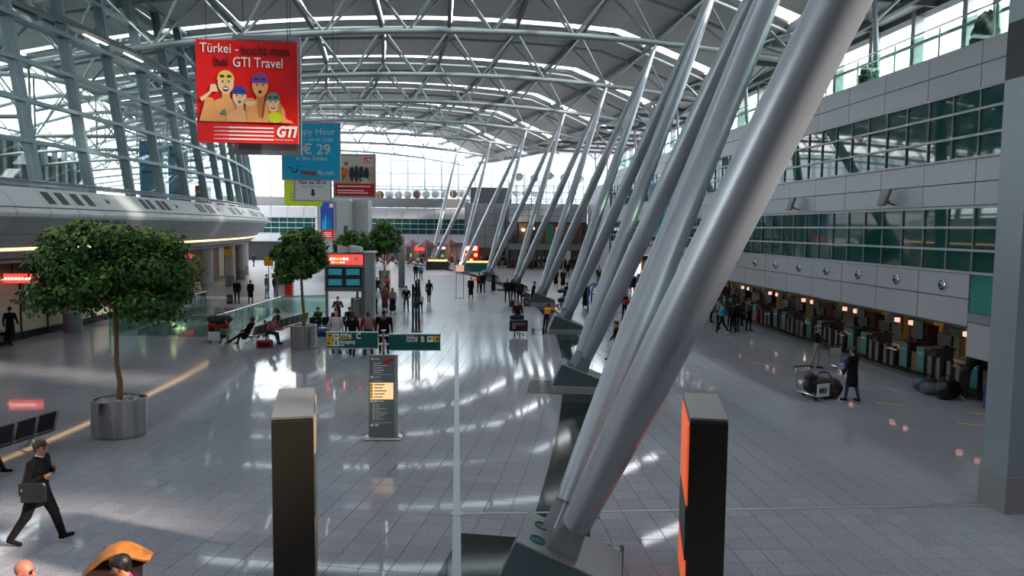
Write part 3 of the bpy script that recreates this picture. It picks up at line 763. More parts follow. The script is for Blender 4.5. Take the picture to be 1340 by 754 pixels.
# wall C: gallery end with window band
YC = 124.0
frontwall(-50, 1.5, YC, 6.9, 8.6, M_ALU, zs=1.7); frontwall(-50, 1.5, YC, 3.0, 4.3, M_ALU, zs=1.3)
MB().box(-50, 1.5, YC+.3, YC+8, 0, 8.5).obj('wall_core', M_DARK, wf)
for i in range(40):
    x = -50+1.287*i
    slab('window_pane', (x+.64, YC+.1, 5.6), (1.2, .04, 2.5), M_TEAL, wf); slab('window_mullion', (x, YC, 5.6), (.08, .15, 2.6), M_GREY, wf)
for z in (4.35, 5.2, 6.05, 6.87): slab('window_transom', (-24.2, YC-.02, z), (51.5, .15, .1), M_ALU, wf)
slab('roof_edge', (-24, YC+1, 9.4), (52, .3, 1.5), mat('roof_edge_grey', (.16, .17, .18), .5), wf)
for i in range(14):
    slab('shop_front', (-12.5+1.0*i, YC+.05, 1.45), (.94, .1, 2.8), [M_BACK, M_SHOP, M_BROWN, M_BACK, M_SHOP][i % 5], wf)
slab('lit_sign', (-6, YC-.1, 2.0), (1.6, .1, .5), M_REDLIT, wf); slab('lit_sign', (-2.5, YC-.1, 2.2), (1.2, .1, .35), M_LIT, wf); slab('lit_sign', (-9.5, YC-.1, 2.2), (1.4, .1, .4), M_REDLIT, wf); slab('lit_sign', (-10.5, YC-.1, 2.7), (1.6, .1, .18), M_LAMP, wf)
# end glazing above the far walls
for i in range(28):
    x = -52+2.9*i
    slab('mullion', (x, 134, 13.5), (.34, .3, 11), M_MULL, wf)
    for q in range(5):
        slab('pane', (x+1.45, 134, 9.2+2.2*q), (2.6, .03, 2.1), M_GLASSE, wf); slab('transom', (x+1.45, 134, 10.3+2.2*q), (2.7, .2, .2), M_MULL, wf)
MB().box(-52, 30, 126, 133.5, 8.4, 8.6).obj('end_deck', M_GREY, wf)
# walkway drums and ducts standing in front of the end glazing
for i in range(18):
    x = -13+1.55*i
    b = MB(); b.tube([(0, -.7, 0), (0, -.5, 0), (0, .5, 0)], [.45, .72, .72], 14)
    o = b.obj('duct_drum', M_FRAME if i % 4 else M_BROWN, wf, smooth=True); o.location = (x, 131, 10.9+.04*i)
for z in (10.1, 11.8): slab('end_rail', (2, 130, z), (34, .15, .2), M_MULL, wf)
for i in range(30): slab('end_rail_post', (-14+1.1*i, 130, 10.2), (.12, .12, 3.4+(i*7 % 5)*.5), M_MULL, wf)
rg = struct('roof_gantry')
for i in range(11):
    x = 7.2+1.05*i
    rod('gantry_post', (x, 107, 8.8), (x, 107, 12.2+(i*3 % 4)*.5), .07, M_MULL, rg)
    rod('gantry_brace', (x, 107, 9.0), (x+1.05, 107.3, 10.6 if i % 2 else 11.6), .045, M_MULL, rg)
    if i % 2: 
        o = MB().tube([(0, -.5, 0), (0, .5, 0)], .55, 14).obj('gantry_drum', M_FRAME, rg, smooth=True); o.location = (x+.3, 106.5, 12.4+.2*(i % 3))
for z in (9.6, 10.5, 11.4): rod('gantry_rail', (7, 107, z), (17.8, 107, z), .06, M_MULL, rg)
# right-hand closing wall between the check-in wall and wall A
MB().box(17.8, 18.1, 80, 104, 0, 11.0).obj('side_wall', M_ALU, wf)
MB().box(16, 18.1, 79.8, 80, 0, 11.0).obj('side_wall', M_ALU, wf)
# grey service tower with the tall blue poster
tw = struct('service_tower', (0, 0, 0))
MB().box(-18.2, -13.6, 100, 106, 0, 9.05, .3).obj('tower_body', M_CONC, tw); MB().box(-13.6, -11.6, 101.5, 106, 0, 9.0).obj('tower_wing', M_ALU, tw)
for z in (2.2, 4.4, 6.6): slab('joint', (-15.9, 99.99, z), (4.6, .03, .05), M_GREY, tw)
for x in (-17.2, -14.3): slab('tower_window', (x, 99.97, 5.0), (.5, .06, 1.2), M_BACK, tw)

# ================================================================ UNDER THE GALLERY, LEFT
ws = struct('wall_shops')
def shop_panel(s0, s1, a, z0, z1, m, nm='shop_panel'):
    p, q = P(a, s0+.02), P(a, s1-.02)
    return beam(nm, Vector((p.x, p.y, (z0+z1)/2)), Vector((q.x, q.y, (z0+z1)/2)), .12, z1-z0-.03, m, ws)
AW = -26.2
for k in range(8):
    s0 = 28+2.4*k; s1 = s0+2.4
    shop_panel(s0, s1, AW, .35, 1.7, M_CREAM); shop_panel(s0, s1, AW, 1.7, 2.9, M_BEIGE if k % 3 else M_BACK); shop_panel(s0, s1, AW, 2.9, 3.8, mat('shop_fascia', (.07, .045, .03), .5)); shop_panel(s0, s1, AW+.1, 0, .35, M_BLACKST, 'dark_skirting')
    rod('shop_stile', P(AW+.1, s0, 0), P(AW+.1, s0, 2.95), .035, M_STEELD, ws)
MB().box(-60, -22, -12, 28, 0, 3.8).obj('shop_block', M_BACK, ws)
p = P(AW+.35, 30.3, 2.62); t = thing('shop_sign', 'small red lit sign hanging under the gallery at the left edge', 'sign', (p.x+.6, p.y+3.2, 2.75), 0)
MB().box(-1.2, .95, -.08, .08, 0, .42, .02).obj('sign_box', M_REDLIT, t); 
text('RESTAURANT', .2, (-.75, -.09, .12), 0, M_LIT, t) if 0 else None
for i in range(9): slab('sign_stroke', (-.6+.15*i, -.09, .2), (.10, .02, .12), M_LIT, t)
slab('hanger', (-.2, 0, .75), (.06, .06, .7), M_STEELD, t)
for k, s in enumerate((38.2, 50.5, 62.8, 73.8, 84, 94)):
    c = P(AG-1.75, s); t_ = struct('column', (c.x, c.y, 0))
    MB().lathe([(.44, 0), (.44, 1.0)], 24).obj('column_base', M_GREY, t_, smooth=True); MB().lathe([(.43, 1.0), (.43, 3.9)], 24).obj('column_shaft', M_ALUD, t_, smooth=True)
# corridor beyond: shop block, back wall, lights
MB().box(-36, -24.5, 76, 92, 0, 3.8).obj('corridor_block', M_SHOP, ws)
MB().box(-60, -40, 28, 124, 0, 3.8).obj('corridor_back', M_BEIGE, ws)
for i in range(7): slab('shop_front', (-24.4, 77+2.1*i, 1.7), (.1, 1.8, 3.0), [M_BROWN, M_SHOP, M_CREAM, M_BACK][i % 4], ws)
for i in range(5): slab('shop_front', (-35+2.3*i, 75.9, 1.7), (2.0, .1, 3.0), [M_SHOP, M_BROWN, M_OCHRE, M_SHOP, M_BEIGE][i % 5], ws)
for k, (x, y) in enumerate(((-24, 45), (-27, 58), (-30, 70), (-24, 68), (-26, 100), (-33, 108), (-21, 90), (-32, 52))): lamp_pt((x, y, 3.5), 40, (1, .72, .45))
for k, (x, y) in enumerate(((-23, 52), (-24, 60), (-25, 66), (-22.5, 73), (-21, 58), (-26, 72))):
    o = MB().lathe([(.16, 0), (.16, .06), (.12, .08)], 14).obj('downlight', M_LAMP, ws); o.location = (x, y, 3.70)
p = (-21.6, 61.5)
for (x, y, z, w, h, mm, lab, body) in ((-19.2, 66, 3.0, .7, .45, M_YEL, 'small yellow direction sign under the gallery by the columns', ''), (-15.9, 66, 2.1, .75, .75, M_YEL, 'small yellow sign box on a post left of the red slab', ''), (-21.6, 62, 2.9, 1.5, .28, M_REDLIT, 'lit red and amber shop sign left of the round column', '')):
    t = thing('hanging_sign', lab, 'sign', (x, y, z)); MB().box(-w/2, w/2, -.06, .06, 0, h, .01).obj('sign_box', mm, t); slab('hanger', (0, 0, (3.8-z+h)/2 if z > 2.5 else -z/2), (.05, .05, abs(3.8-z-h) if z > 2.5 else z), M_STEELD, t)
t = thing('advertising_slab', 'tall slab with white front and red side standing beside the middle tree', 'slab', (-13.3, 60.5, 0))
MB().box(-.75, 0, -.3, .3, 0, 2.9).obj('white_face', M_ALUL, t); MB().box(0, .55, -.34, .3, 0, 2.95).obj('red_face', M_RED, t)
slab('lit_dot', (-.12, -.36, 2.6), (.14, .05, .12), M_LIT, t); slab('lit_dot', (.25, -.36, 2.6), (.14, .05, .12), M_LIT, t)
# glass balustrade round the floor opening
t = thing('glass_balustrade', 'green glass balustrade with a steel hand rail behind the luggage trolley', 'balustrade', (0, 0, 0))
def run(p, q, n):
    p = Vector(p); q = Vector(q)
    for i in range(n):
        a = p.lerp(q, (i+.02)/n); c = p.lerp(q, (i+.98)/n)
        beam('pane', Vector((a.x, a.y, .55)), Vector((c.x, c.y, .55)), .02, 1.04, M_GLASSG, t)
        rod('post', (a.x, a.y, 0), (a.x, a.y, 1.08), .02, M_STEEL, t)
    MB().tube([Vector((p.x, p.y, 1.1)), Vector((q.x, q.y, 1.1))], .035, 8).obj('hand_rail', M_STEEL, t, smooth=True)
run((-17.0, 38.6, 0), (-11.7, 38.0, 0), 4); run((-11.7, 38.0, 0), (-10.9, 48.5, 0), 6); run((-10.9, 48.5, 0), (-8.3, 49.2, 0), 2); run((-17.0, 38.6, 0), (-16.6, 52, 0), 6)
MB().box(-16.6, -11.4, 39, 52, .0, .012).obj('floor_recess', mat('grey_gloss_floor', (.22, .27, .28), .06), floor)  # thin glossy grey sheet on the floor inside the balustrade
# unseen dark wall behind the viewer, added to keep sky light out
MB().box(-60, 40, -12.3, -12, 0, 22).obj('wall_back_blocker', M_BACK, None, kind='structure')
MB().box(-27.5, -27.2, -12, S0, 0, 20).obj('wall_trim', M_BACK, wl)
MB().box(23, 23.3, -12, 3, 0, 17).obj('wall_trim', M_BACK, wr)
# apron and horizon outside so that the windows look onto ground
MB().box(-400, 400, -200, 600, -.6, -.32).obj('ground', mat('apron', (.22, .23, .23), .8), None, kind='structure')
# ================================================================ HANGING BILLBOARDS
M_INK = mat('dark_ink', (.10, .005, .008), .5); M_PRW = mat('white_print', (.85, .83, .8), .5); M_SKIN_P = mat('print_skin', (.80, .36, .13), .5); M_SKIN_L = mat('print_skin_light', (.88, .55, .34), .5)
M_CAPY = mat('print_cap_yellow', (.85, .55, .12), .5); M_CAPB = mat('print_cap_blue', (.03, .05, .35), .5); M_CAPP = mat('print_cap_purple', (.13, .06, .33), .5); M_CAPG = mat('print_cap_green', (.10, .25, .20), .5); M_PDK = mat('print_dark', (.03, .03, .05), .5); M_PINKP = mat('print_pink', (.9, .5, .5), .5)
def board(name, label, x, y, z0, w, h, face, rz=0.0, th=.18, fw=.0):
    t = thing(name, label, 'billboard', (x, y, z0), rz, 'billboards hanging under the roof')
    if fw: 
        b = MB(); b.box(-w/2-fw, w/2+fw, 0, th, -fw, 0, 0); b.box(-w/2-fw, w/2+fw, 0, th, h, h+fw); b.box(-w/2-fw, -w/2, 0, th, 0, h); b.box(w/2, w/2+fw, 0, th, 0, h); b.obj('frame', M_FRAME, t)
    MB().box(-w/2, w/2, .02, th, 0, h).obj('panel', face, t)
    top = hr(-8)+.1
    for sx in (-w*.4, w*.4): rod('hanger_cable', (sx, th/2, h), (sx, th/2, top-z0), .012, M_STEELD, t, 'cyl6')
    return t
t = board('billboard', 'big red billboard showing four people in swimming caps', -6.34, 24.0, 8.0, 2.96, 3.04, M_RED, rz=.05)
def bt(s, size, x, z, m, al='LEFT', **k): return text(s, size, (x, -.005, z), 0, m, CUR, al, **k)
CUR = t
bt('Türkei -', .40, -1.36, 2.66, M_PRW, sx=.86); bt('bucht man', .40, -.17, 2.63, M_INK, sx=.84, bold=.004); bt('bei', .40, -.96, 2.28, M_INK, sx=.9, bold=.004); bt('GTI Travel', .42, -.42, 2.26, M_PRW, sx=.80)
def swimmer(cx, cz, r, cap, sk, order, shoulder, mouth, zb=.62):
    y = -.012-.004*order
    flat('picture', [(cx-shoulder, zb), (cx+shoulder, zb), (cx+shoulder*.92, cz-r*2.2), (cx+shoulder*.5, cz-r*1.75), (cx+r*.4, cz-r*1.5), (cx+r*.38, cz-r*.6), (cx-r*.38, cz-r*.6), (cx-r*.4, cz-r*1.5), (cx-shoulder*.5, cz-r*1.75), (cx-shoulder*.92, cz-r*2.2)], y+.003, .003, {1: mat('print_skin_deep', (.60, .23, .07), .5), 5: mat('print_skin_mid', (.84, .44, .20), .5)}.get(order, M_SKIN_P), CUR)
    flat('picture', ell(cx, cz, r*.78, r*1.12), y, .003, sk, CUR)
    flat('picture', [(cx-r*.84, cz+r*.25)]+ell(cx, cz+r*.25, r*.84, r*.98, 14, 0, 180)[::-1][0:14]+[(cx+r*.84, cz+r*.25)], y-.003, .003, cap, CUR)
    for s in (-1, 1):
        flat('picture', ell(cx+s*r*.34, cz+r*.62, r*.26, r*.14, 10), y-.006, .003, M_PDK, CUR)
        flat('picture', ell(cx+s*r*.30, cz+r*.06, r*.11, r*.07, 8), y-.006, .003, M_PDK, CUR)
        flat('picture', [(cx+s*r*.15, cz+r*.19), (cx+s*r*.45, cz+r*.22), (cx+s*r*.45, cz+r*.18), (cx+s*r*.15, cz+r*.15)][::s], y-.006, .003, M_TRUNK, CUR)
    flat('picture', [(cx-r*.05, cz), (cx-r*.12, cz-r*.3), (cx+r*.12, cz-r*.3), (cx+r*.05, cz)], y-.004, .003, M_SKIN_P, CUR)
    flat('picture', ell(cx, cz-r*.62, r*mouth[0], r*mouth[1], 12), y-.006, .003, M_INK, CUR)
    if mouth[0] > .25: flat('picture', ell(cx, cz-r*.58, r*mouth[0]*.8, r*mouth[1]*.35, 12), y-.009, .003, M_PRW, CUR)
swimmer(-.62, 1.78, .30, M_CAPY, M_SKIN_L, 0, .62, (.30, .26)); swimmer(.38, 1.72, .30, M_CAPP, M_SKIN_P, 1, .78, (.18, .16))
swimmer(-.22, 1.38, .26, M_CAPB, M_SKIN_L, 5, .40, (.16, .14)); swimmer(.76, 1.22, .25, M_CAPG, M_SKIN_L, 9, .60, (.30, .14))
flat('picture', [(-1.40, .62), (-1.2, 1.35), (-.98, 1.30), (-1.06, .62)], -.03, .003, M_SKIN_P, t); flat('picture', [(-1.3, 1.2), (-1.0, 1.5), (-.84, 1.5), (-.9, 1.72), (-1.05, 1.72), (-1.1, 1.5), (-1.38, 1.3)], -.033, .003, M_SKIN_L, t)
flat('picture', [(.0, .62), (-.05, 1.1), (.1, 1.32), (.30, 1.28), (.28, 1.05), (.36, .62)], -.04, .003, M_SKIN_P, t); flat('picture', ell(.08, 1.22, .17, .12, 12), -.044, .003, M_SKIN_L, t)
for q in range(3): flat('picture', ell(-.02+.1*q, 1.29, .045, .05, 8), -.048, .003, M_SKIN_P, t)
for hx in (-1, 1): flat('picture', [(.76+hx*.20, 1.3), (.76+hx*.24, .95), (.76+hx*.30, .64), (.76+hx*.10, .64), (.76+hx*.14, 1.1)][::hx], -.057, .003, mat('print_hair', (.55, .27, .08), .5), t)
flat('picture', [(-.80, .85), (-.66, 1.02), (-.60, .84)], -.035, .003, M_CAPG, t)
flat('picture', ell(.82, .78, .22, .17, 12), -.058, .003, M_LIME, t)
flat('picture', [(.46, .62), (.54, 1.25), (.62, 1.0), (.62, .62)], -.06, .003, M_SKIN_P, t); flat('picture', [(1.0, 1.2), (1.0, .62), (1.12, .62), (1.08, 1.0)], -.06, .003, M_SKIN_P, t)
flat('picture', [(-1.47, .0), (1.47, .0), (1.47, .61), (-1.47, .61)], .012, .006, mat('red_print_b', (.78, .02, .02), .4), t)
for q in range(4):
    z = .43-.115*q
    flat('picture', [(-.55, z), (.76, z), (.76, z+.045), (-.55, z+.045)], -.008, .01, M_PRW, t); flat('picture', [(-1.0, z+.008), (-.55, z+.004), (-.55, z+.041), (-1.0, z+.035)], -.008, .01, M_PINKP, t)
bt('GTI', .44, .82, .21, M_PRW, shear=.25, bold=.02, sx=.85); bt('German travel inc.', .075, .80, .09, M_PRW)
board('display_board', 'grey framed back board hanging just behind the red billboard', -5.98, 24.9, 7.88, 1.8, 3.4, M_GREY, rz=0, th=.2, fw=.14)
t = board('billboard', 'light blue billboard with a flight price for Happy Hour', -7.99, 43.0, 8.08, 3.02, 3.0, M_BLUE, fw=.08); CUR = t
bt('Happy Hour', .50, .05, 2.42, M_PRW, 'CENTER'); bt('vom 1.1. bis 31.12.06', .27, .03, 2.06, M_PRW, 'CENTER'); bt('ab', .24, -.78, 1.40, M_PRW); bt('€ 29', .78, -.45, 1.36, M_PRW, bold=.012); bt('*', .2, .8, 1.7, M_PRW); bt('in den Süden', .33, .02, 1.02, M_PRW, 'CENTER')
bt('Hapag', .31, -.56, .26, M_RED, bold=.012); bt('fly.com', .31, .36, .26, M_PRW, bold=.008)
b = MB(); b.tube([(-1.28, -.01, .62), (-1.10, -.01, .62), (-1.05, -.01, .45), (-.92, -.01, .35), (-.78, -.01, .42), (-.72, -.01, .56)], .032, 6); b.tube([(-.72, -.01, .68), (-.70, -.01, .74)], .04, 6); b.obj('emblem', M_INK, t)
t = board('billboard', 'red and white billboard with a beach picture, right of the light blue one', -7.88, 60.0, 7.85, 3.0, 3.1, M_RED, fw=.12); CUR = t
flat('picture', [(-1.48, .95), (1.48, .95), (1.48, 3.06), (-1.48, 3.06)], -.006, .02, mat('print_sand', (.50, .36, .24), .5), t)
flat('picture', [(-1.48, 1.9), (.2, 2.3), (1.48, 2.2), (1.48, 3.06), (-1.48, 3.06)], -.009, .02, mat('print_sky', (.62, .55, .48), .5), t)
for (x, w, h) in ((-.9, .25, 1.0), (-.2, .2, 1.1), (.15, .16, 1.3), (.5, .2, 1.2), (.9, .2, 1.0)): flat('picture', ell(x, 1.7, w, h*.5, 14), -.013, .02, M_PDK if x > -.5 else M_TRUNK, t)
flat('picture', ell(-.7, 1.8, .28, .3), -.017, .02, mat('print_orange', (.7, .2, .04), .5), t); flat('picture', ell(-.62, 2.45, .14, .17), -.018, .02, M_TRUNK, t)
flat('picture', [(.72, 2.55), (1.38, 2.55), (1.38, 2.95), (.72, 2.95)], -.016, .02, M_RED, t)
bt('LTU', .32, .78, 2.62, M_PRW, bold=.02, shear=.2).location.y = -.022
bt('29,-', .55, .45, 1.0, M_PRW, bold=.012).location.y = -.022
for q, (z, w) in enumerate(((.70, 2.5), (.38, 2.0), (.2, 2.3))): flat('print_line', [(-1.3, z), (-1.3+w, z), (-1.3+w, z+.08), (-1.3, z+.08)], -.012, .02, M_PRW, t)
t = board('billboard', 'white billboard reading Nur ca. 50 m with a down arrow', -12.9, 70.0, 7.84, 3.1, 2.6, M_PRW, fw=.13); CUR = t
flat('picture', [(-1.5, 1.95), (1.5, 1.95), (1.5, 2.58), (-1.5, 2.58)], -.005, .02, M_RED, t); MB().tube([(.4+.22*math.cos(a)*1.0, -.01, 2.0+.5*math.sin(a)) for a in [PI*i/8 for i in range(9)]], .05, 6).obj('emblem', M_YEL, t); MB().tube([(.84+.22*math.cos(a), -.01, 2.0+.5*math.sin(a)) for a in [PI*i/8 for i in range(9)]], .05, 6).obj('emblem', M_YEL, t)
bt('Nur ca. 50 m', .44, 0, 1.42, M_PDK, 'CENTER', bold=.01); bt('(Ebene 3 - direkt im Terminal)', .16, 0, 1.14, M_PDK, 'CENTER')
flat('picture', [(-.1, .95), (.14, .95), (.14, .6), (.28, .6), (.02, .3), (-.24, .6), (-.1, .6)][::-1], -.006, .02, M_PDK, t)
t = board('billboard', 'lime green billboard farthest down the hall', -17.3, 88.0, 7.75, 4.2, 3.1, M_LIME)
for q in range(3): flat('print_line', [(-1.5, 1.3-.35*q), (.6-.3*q, 1.3-.35*q), (.6-.3*q, 1.4-.35*q), (-1.5, 1.4-.35*q)], -.006, .02, M_GREY, t)
flat('picture', [(-.5, 1.6), (1.3, 2.0), (1.2, 1.7), (-.4, 1.45)][::-1], -.006, .02, M_PRW, t)
t = thing('wall_poster', 'tall blue poster with red foot on the grey tower', 'poster', (-16.6, 99.85, 3.8)); CUR = t
MB().box(-.95, .95, 0, .1, 0, 4.9).obj('frame', M_FRAME, t); flat('picture', [(-.85, 1.25), (.85, 1.25), (.85, 4.8), (-.85, 4.8)], -.02, .03, M_BLUED, t); flat('picture', [(-.85, .1), (.85, .1), (.85, 1.25), (-.85, 1.25)], -.02, .03, M_RED, t)
flat('picture', [(.3, 4.1), (.75, 4.1), (.75, 4.6), (.3, 4.6)], -.03, .03, M_PINKP, t)
for x, h in ((-.5, 1.3), (-.2, 1.8), (.15, 1.5), (.45, 1.1)): flat('picture', [(x-.12, 1.3), (x+.12, 1.3), (x+.07, 1.3+h), (x-.07, 1.3+h)], -.03, .03, M_CYANB if x > 0 else M_BLUE, t)
for z in (.85, .6, .35): flat('print_line', [(-.6, z), (.5, z), (.5, z+.1), (-.6, z+.1)], -.03, .03, M_PRW, t)

# ================================================================ SIGN AND STELES
t = thing('information_stele', 'slim grey information stele with a lit yellow map panel', 'stele', (-1.89, 19.75, 0), -.03)
MB().prism([(-.37, .05), (.37, .05), (.345, 2.2), (-.345, 2.2)], -.06, .06).obj('board', M_STELE, t)
MB().box(.30, .375, -.065, .065, .05, 2.2).obj('edge_strip', M_ALU, t); MB().box(-.50, .50, -.22, .22, 0, .045, .01).obj('base_plate', M_STEEL, t)
MB().tube([(-.50, -.3, .10), (.50, -.3, .10)], .02, 8).obj('foot_rail', M_STEEL, t); 
for x in (-.48, .48): rod('rail_stay', (x, -.3, .10), (x, 0, .02), .014, M_STEEL, t, 'cyl6')
CUR = t
def il(x0, z, w, h=.022, m=None): return flat('print_line', [(x0, z), (x0+w, z), (x0+w, z+h), (x0, z+h)], -.068, .006, m or M_PRW, t)
MB().box(-.33, .27, -.075, -.06, 1.05, 1.48).obj('lit_panel', mat('map_panel', (.9, .7, .4), .5, emit=(1, .62, .3), estr=.55), t)
for q in range(5):
    flat('print_line', [(-.33, 1.08+.08*q), (-.26, 1.08+.08*q), (-.26, 1.145+.08*q), (-.33, 1.145+.08*q)], -.08, .006, M_YEL, t)
    flat('print_line', [(-.22, 1.10+.08*q), (.0+.05*(q % 3), 1.10+.08*q), (.0+.05*(q % 3), 1.125+.08*q), (-.22, 1.125+.08*q)], -.08, .006, mat('print_brown', (.35, .2, .12), .5), t)
for z, w in ((1.98, .20), (1.92, .36), (1.86, .24), (1.80, .28), (1.74, .2)): il(-.24, z, w)
il(-.3, 2.08, .08, .05); il(-.20, 2.09, .12); il(-.26, 1.69, .52, .008); il(-.32, 1.60, .09, .06); il(-.2, 1.62, .14); il(-.24, 1.53, .2, .02, M_PINKP)
il(-.33, .97, .08, .06); il(-.23, .97, .08, .06); il(-.13, .985, .16)
for q in range(8): il(-.26, .90-.055*q, .045, .04, M_PINKP); il(-.19, .905-.055*q, [.12, .1, .26, .1, .3, .22, .12, .2][q], .014)
il(-.3, .43, .5, .008); il(-.32, .34, .08, .06); il(-.2, .34, .09, .06)
o = MB().box(-.13, .13, -.01, 0, -.045, .045).obj('red_label', M_RED, t); o.location = (.14, -.075, 2.05); o.rotation_euler = (0, -.35, 0)
t = thing('direction_sign', 'dark green direction sign with two arms on a steel post', 'sign', (-1.90, 19.95, 0), -.02); CUR = t
rod('post', (0, .0, .02), (0, .0, 2.80), .035, M_STEEL, t); slab('post_cap', (0, 0, 2.81), (.12, .10, .02), M_STEEL, t)
for z in (2.68, 2.45):
    slab('bracket', (0, 0, z), (.42, .05, .04), M_ALUL, t)
def arm(x0, x1, z0, z1, dz):
    b = MB(); b.prism([(x0, z0+ (0 if dz < 0 else 0)), (x1, z0), (x1, z1), (x0, z1)], -.05, .05); return b.obj('arm_panel', M_SIGNG, t)
arm(-1.47, -.14, 2.345, 2.765, 0); arm(.14, 1.48, 2.295, 2.715, 0)
for (x0, x1, z) in ((-1.47, -.14, 2.765), (-1.47, -.14, 2.345), (.14, 1.48, 2.715), (.14, 1.48, 2.295)): slab('edge_trim', ((x0+x1)/2, 0, z), (x1-x0+.02, .12, .018), mat('pale_green_trim', (.45, .62, .58), .4), t)
def sq(x, z, s, m, n='sign_square'): return flat(n, [(x, z), (x+s, z), (x+s, z+s), (x, z+s)], -.058, .008, m, t)
def arrow(cx, cz, s, d):
    pts = {'r': [(-.38, -.05), (.12, -.05), (.12, -.05), (-.02, -.3), (.14, -.3), (.4, 0), (.14, .3), (-.02, .3), (.12, .05), (-.38, .05)]}['r']
    R_ = {'r': 0, 'u': PI/2, 'l': PI}[d]
    q = [(cx+s*(x*math.cos(R_)-z*math.sin(R_)), cz+s*(x*math.sin(R_)+z*math.cos(R_))) for x, z in pts]
    return flat('arrow', q, -.064, .005, M_PDK, t)
sq(-1.455, 2.575, .155, M_YEL); sq(-1.455, 2.40, .155, M_YEL); sq(-1.285, 2.575, .155, M_PRW); sq(-1.285, 2.40, .155, M_PRW)
arrow(-1.377, 2.652, .17, 'u'); arrow(-1.377, 2.478, .17, 'l')
def plane(cx, cz, s):
    return flat('pictogram', [(cx+s*x, cz+s*z) for x, z in ((-.4, -.16), (-.1, -.06), (-.2, .3), (-.08, .3), (.14, .02), (.38, .1), (.42, .02), (-.02, -.16), (-.36, -.24))][::-1], -.064, .005, M_PDK, t)
plane(-1.205, 2.66, .15)
flat('pictogram', [(-1.225, 2.42), (-1.195, 2.42), (-1.195, 2.50), (-1.18, 2.48), (-1.19, 2.525), (-1.235, 2.525), (-1.24, 2.47), (-1.225, 2.48)], -.064, .005, M_PDK, t); flat('pictogram', ell(-1.21, 2.538, .011, .011, 8), -.064, .005, M_PDK, t)
def st(s, size, x, z, m=None, **k): return text(s, size, (x, -.056, z), 0, m or M_PRW, t, 'LEFT', **k)
st('Abflug', .135, -1.11, 2.655, sx=.85, bold=.003); st('Departures', .075, -1.11, 2.59, M_YEL, sx=.85, bold=.002); st('C', .21, -.70, 2.60, bold=.006, sx=.85); st('Ausgang', .135, -1.11, 2.475, sx=.85, bold=.003); st('Exit', .075, -1.11, 2.41, bold=.002)
sq(1.30, 2.515, .155, M_YEL); sq(1.135, 2.515, .155, M_PRW); arrow(1.378, 2.592, .17, 'r'); plane(1.212, 2.60, .15); st('B', .21, .97, 2.52, bold=.006, sx=.85); st('Abflug', .135, .60, 2.59, sx=.85, bold=.003); st('Departures', .075, .60, 2.525, M_PRW, sx=.8, bold=.002)
# two tall dark steles at the front
for (fx, fy, ang_, w, d, lab, side, sm) in ((-2.235, 10.48, .17, .56, 1.90, 'tall dark metal stele, left of the two in front', 1, None), (3.50, 10.19, -.24, .52, 1.66, 'tall dark metal stele with an orange poster on its left side', -1, M_ORANGE)):
    t = thing('advertising_stele', lab, 'stele', (fx, fy, 0), ang_)
    MB().box(-w/2, w/2, 0, d, 0, 2.84, .012).obj('housing', M_STEELD, t)
    MB().box(-w/2+.015, w/2-.015, .02, d-.02, 2.84, 2.86).obj('shadow_gap', M_BLACK, t)
    MB().box(-w/2, w/2, .0, d, 2.86, 2.90, .008).obj('top_cover', M_TOPST, t)
    x = side*(w/2+.012)
    if side == 1:
        for (z0, z1, mm) in ((2.35, 2.80, M_BEIGE), (1.45, 2.30, M_TOPST), (.3, 1.40, M_BEIGE)): slab('side_panel', (x, d/2, (z0+z1)/2), (.025, d-.12, z1-z0), mm, t)
    else:
        slab('poster_panel', (x, d/2, 2.2), (.025, d-.10, 1.15), M_ORANGE, t, label='orange lit poster'); slab('side_panel', (x, d/2, 1.2), (.025, d-.1, .75), M_BLACK, t); slab('poster_panel', (x, d/2, .5), (.025, d-.1, .55), M_ORANGE, t)
# flight information kiosk
t = thing('flight_information_kiosk', 'grey kiosk with four flight screens under a red sign', 'kiosk', (-6.35, 44, 0)); CUR = t
MB().box(1.12, 1.64, -.1, .9, 0, 4.0, .02).obj('tower', M_FRAME, t); MB().box(1.02, 1.74, -.2, 1.0, 4.0, 4.1, .03).obj('tower_cap', M_ALUL, t)
MB().box(-1.15, 1.12, .05, .5, 1.80, 3.98, .02).obj('cabinet', M_GREY, t); MB().box(-1.12, -1.0, .1, .4, 0, 1.8).obj('leg', M_GREY, t); MB().box(.9, 1.12, .1, .4, 0, 1.8).obj('leg', M_GREY, t)
slab('red_sign', (-.05, .03, 3.62), (2.1, .06, .56), M_REDLIT, t, label='lit red sign panel')
for z, w, h in ((3.66, 1.1, .13), (3.46, .9, .07)):
    for q in range(6): slab('sign_stroke', (-.88+w/6*(q+.5), -.01, z), (w/6*.72, .02, h), M_LIT if q not in (2, 3) else M_AMBER, t)
o = MB().lathe([(.14, 0), (.14, .02), (.07, .021), (.07, 0)], 18).obj('emblem', M_PRW, t); o.location = (.62, 0, 3.68); o.rotation_euler = (PI/2, 0, 0)
slab('emblem_text', (.62, -.01, 3.46), (.42, .02, .07), M_PRW, t)
slab('rail', (-.02, .02, 3.24), (2.2, .08, .05), M_ALUL, t)
for ix in (-.55, .45):
    for iz in (2.92, 2.33):
        b = MB().box(-.47, .47, -.03, .05, -.27, .27, .01).obj('screen_case', M_BLACK, t); b.location = (ix, .03, iz)
        s_ = MB().box(-.40, .40, -.045, -.03, -.19, .19).obj('screen', M_SCREEN, t); s_.parent = b
        for q in range(4): l = MB().box(-.34, .34, -.05, -.045, -.13+.08*q, -.105+.08*q).obj('screen_line', mat('screen_line', (.1, .5, .6), .4, emit=(.1, .6, .7), estr=.15), t); l.parent = b
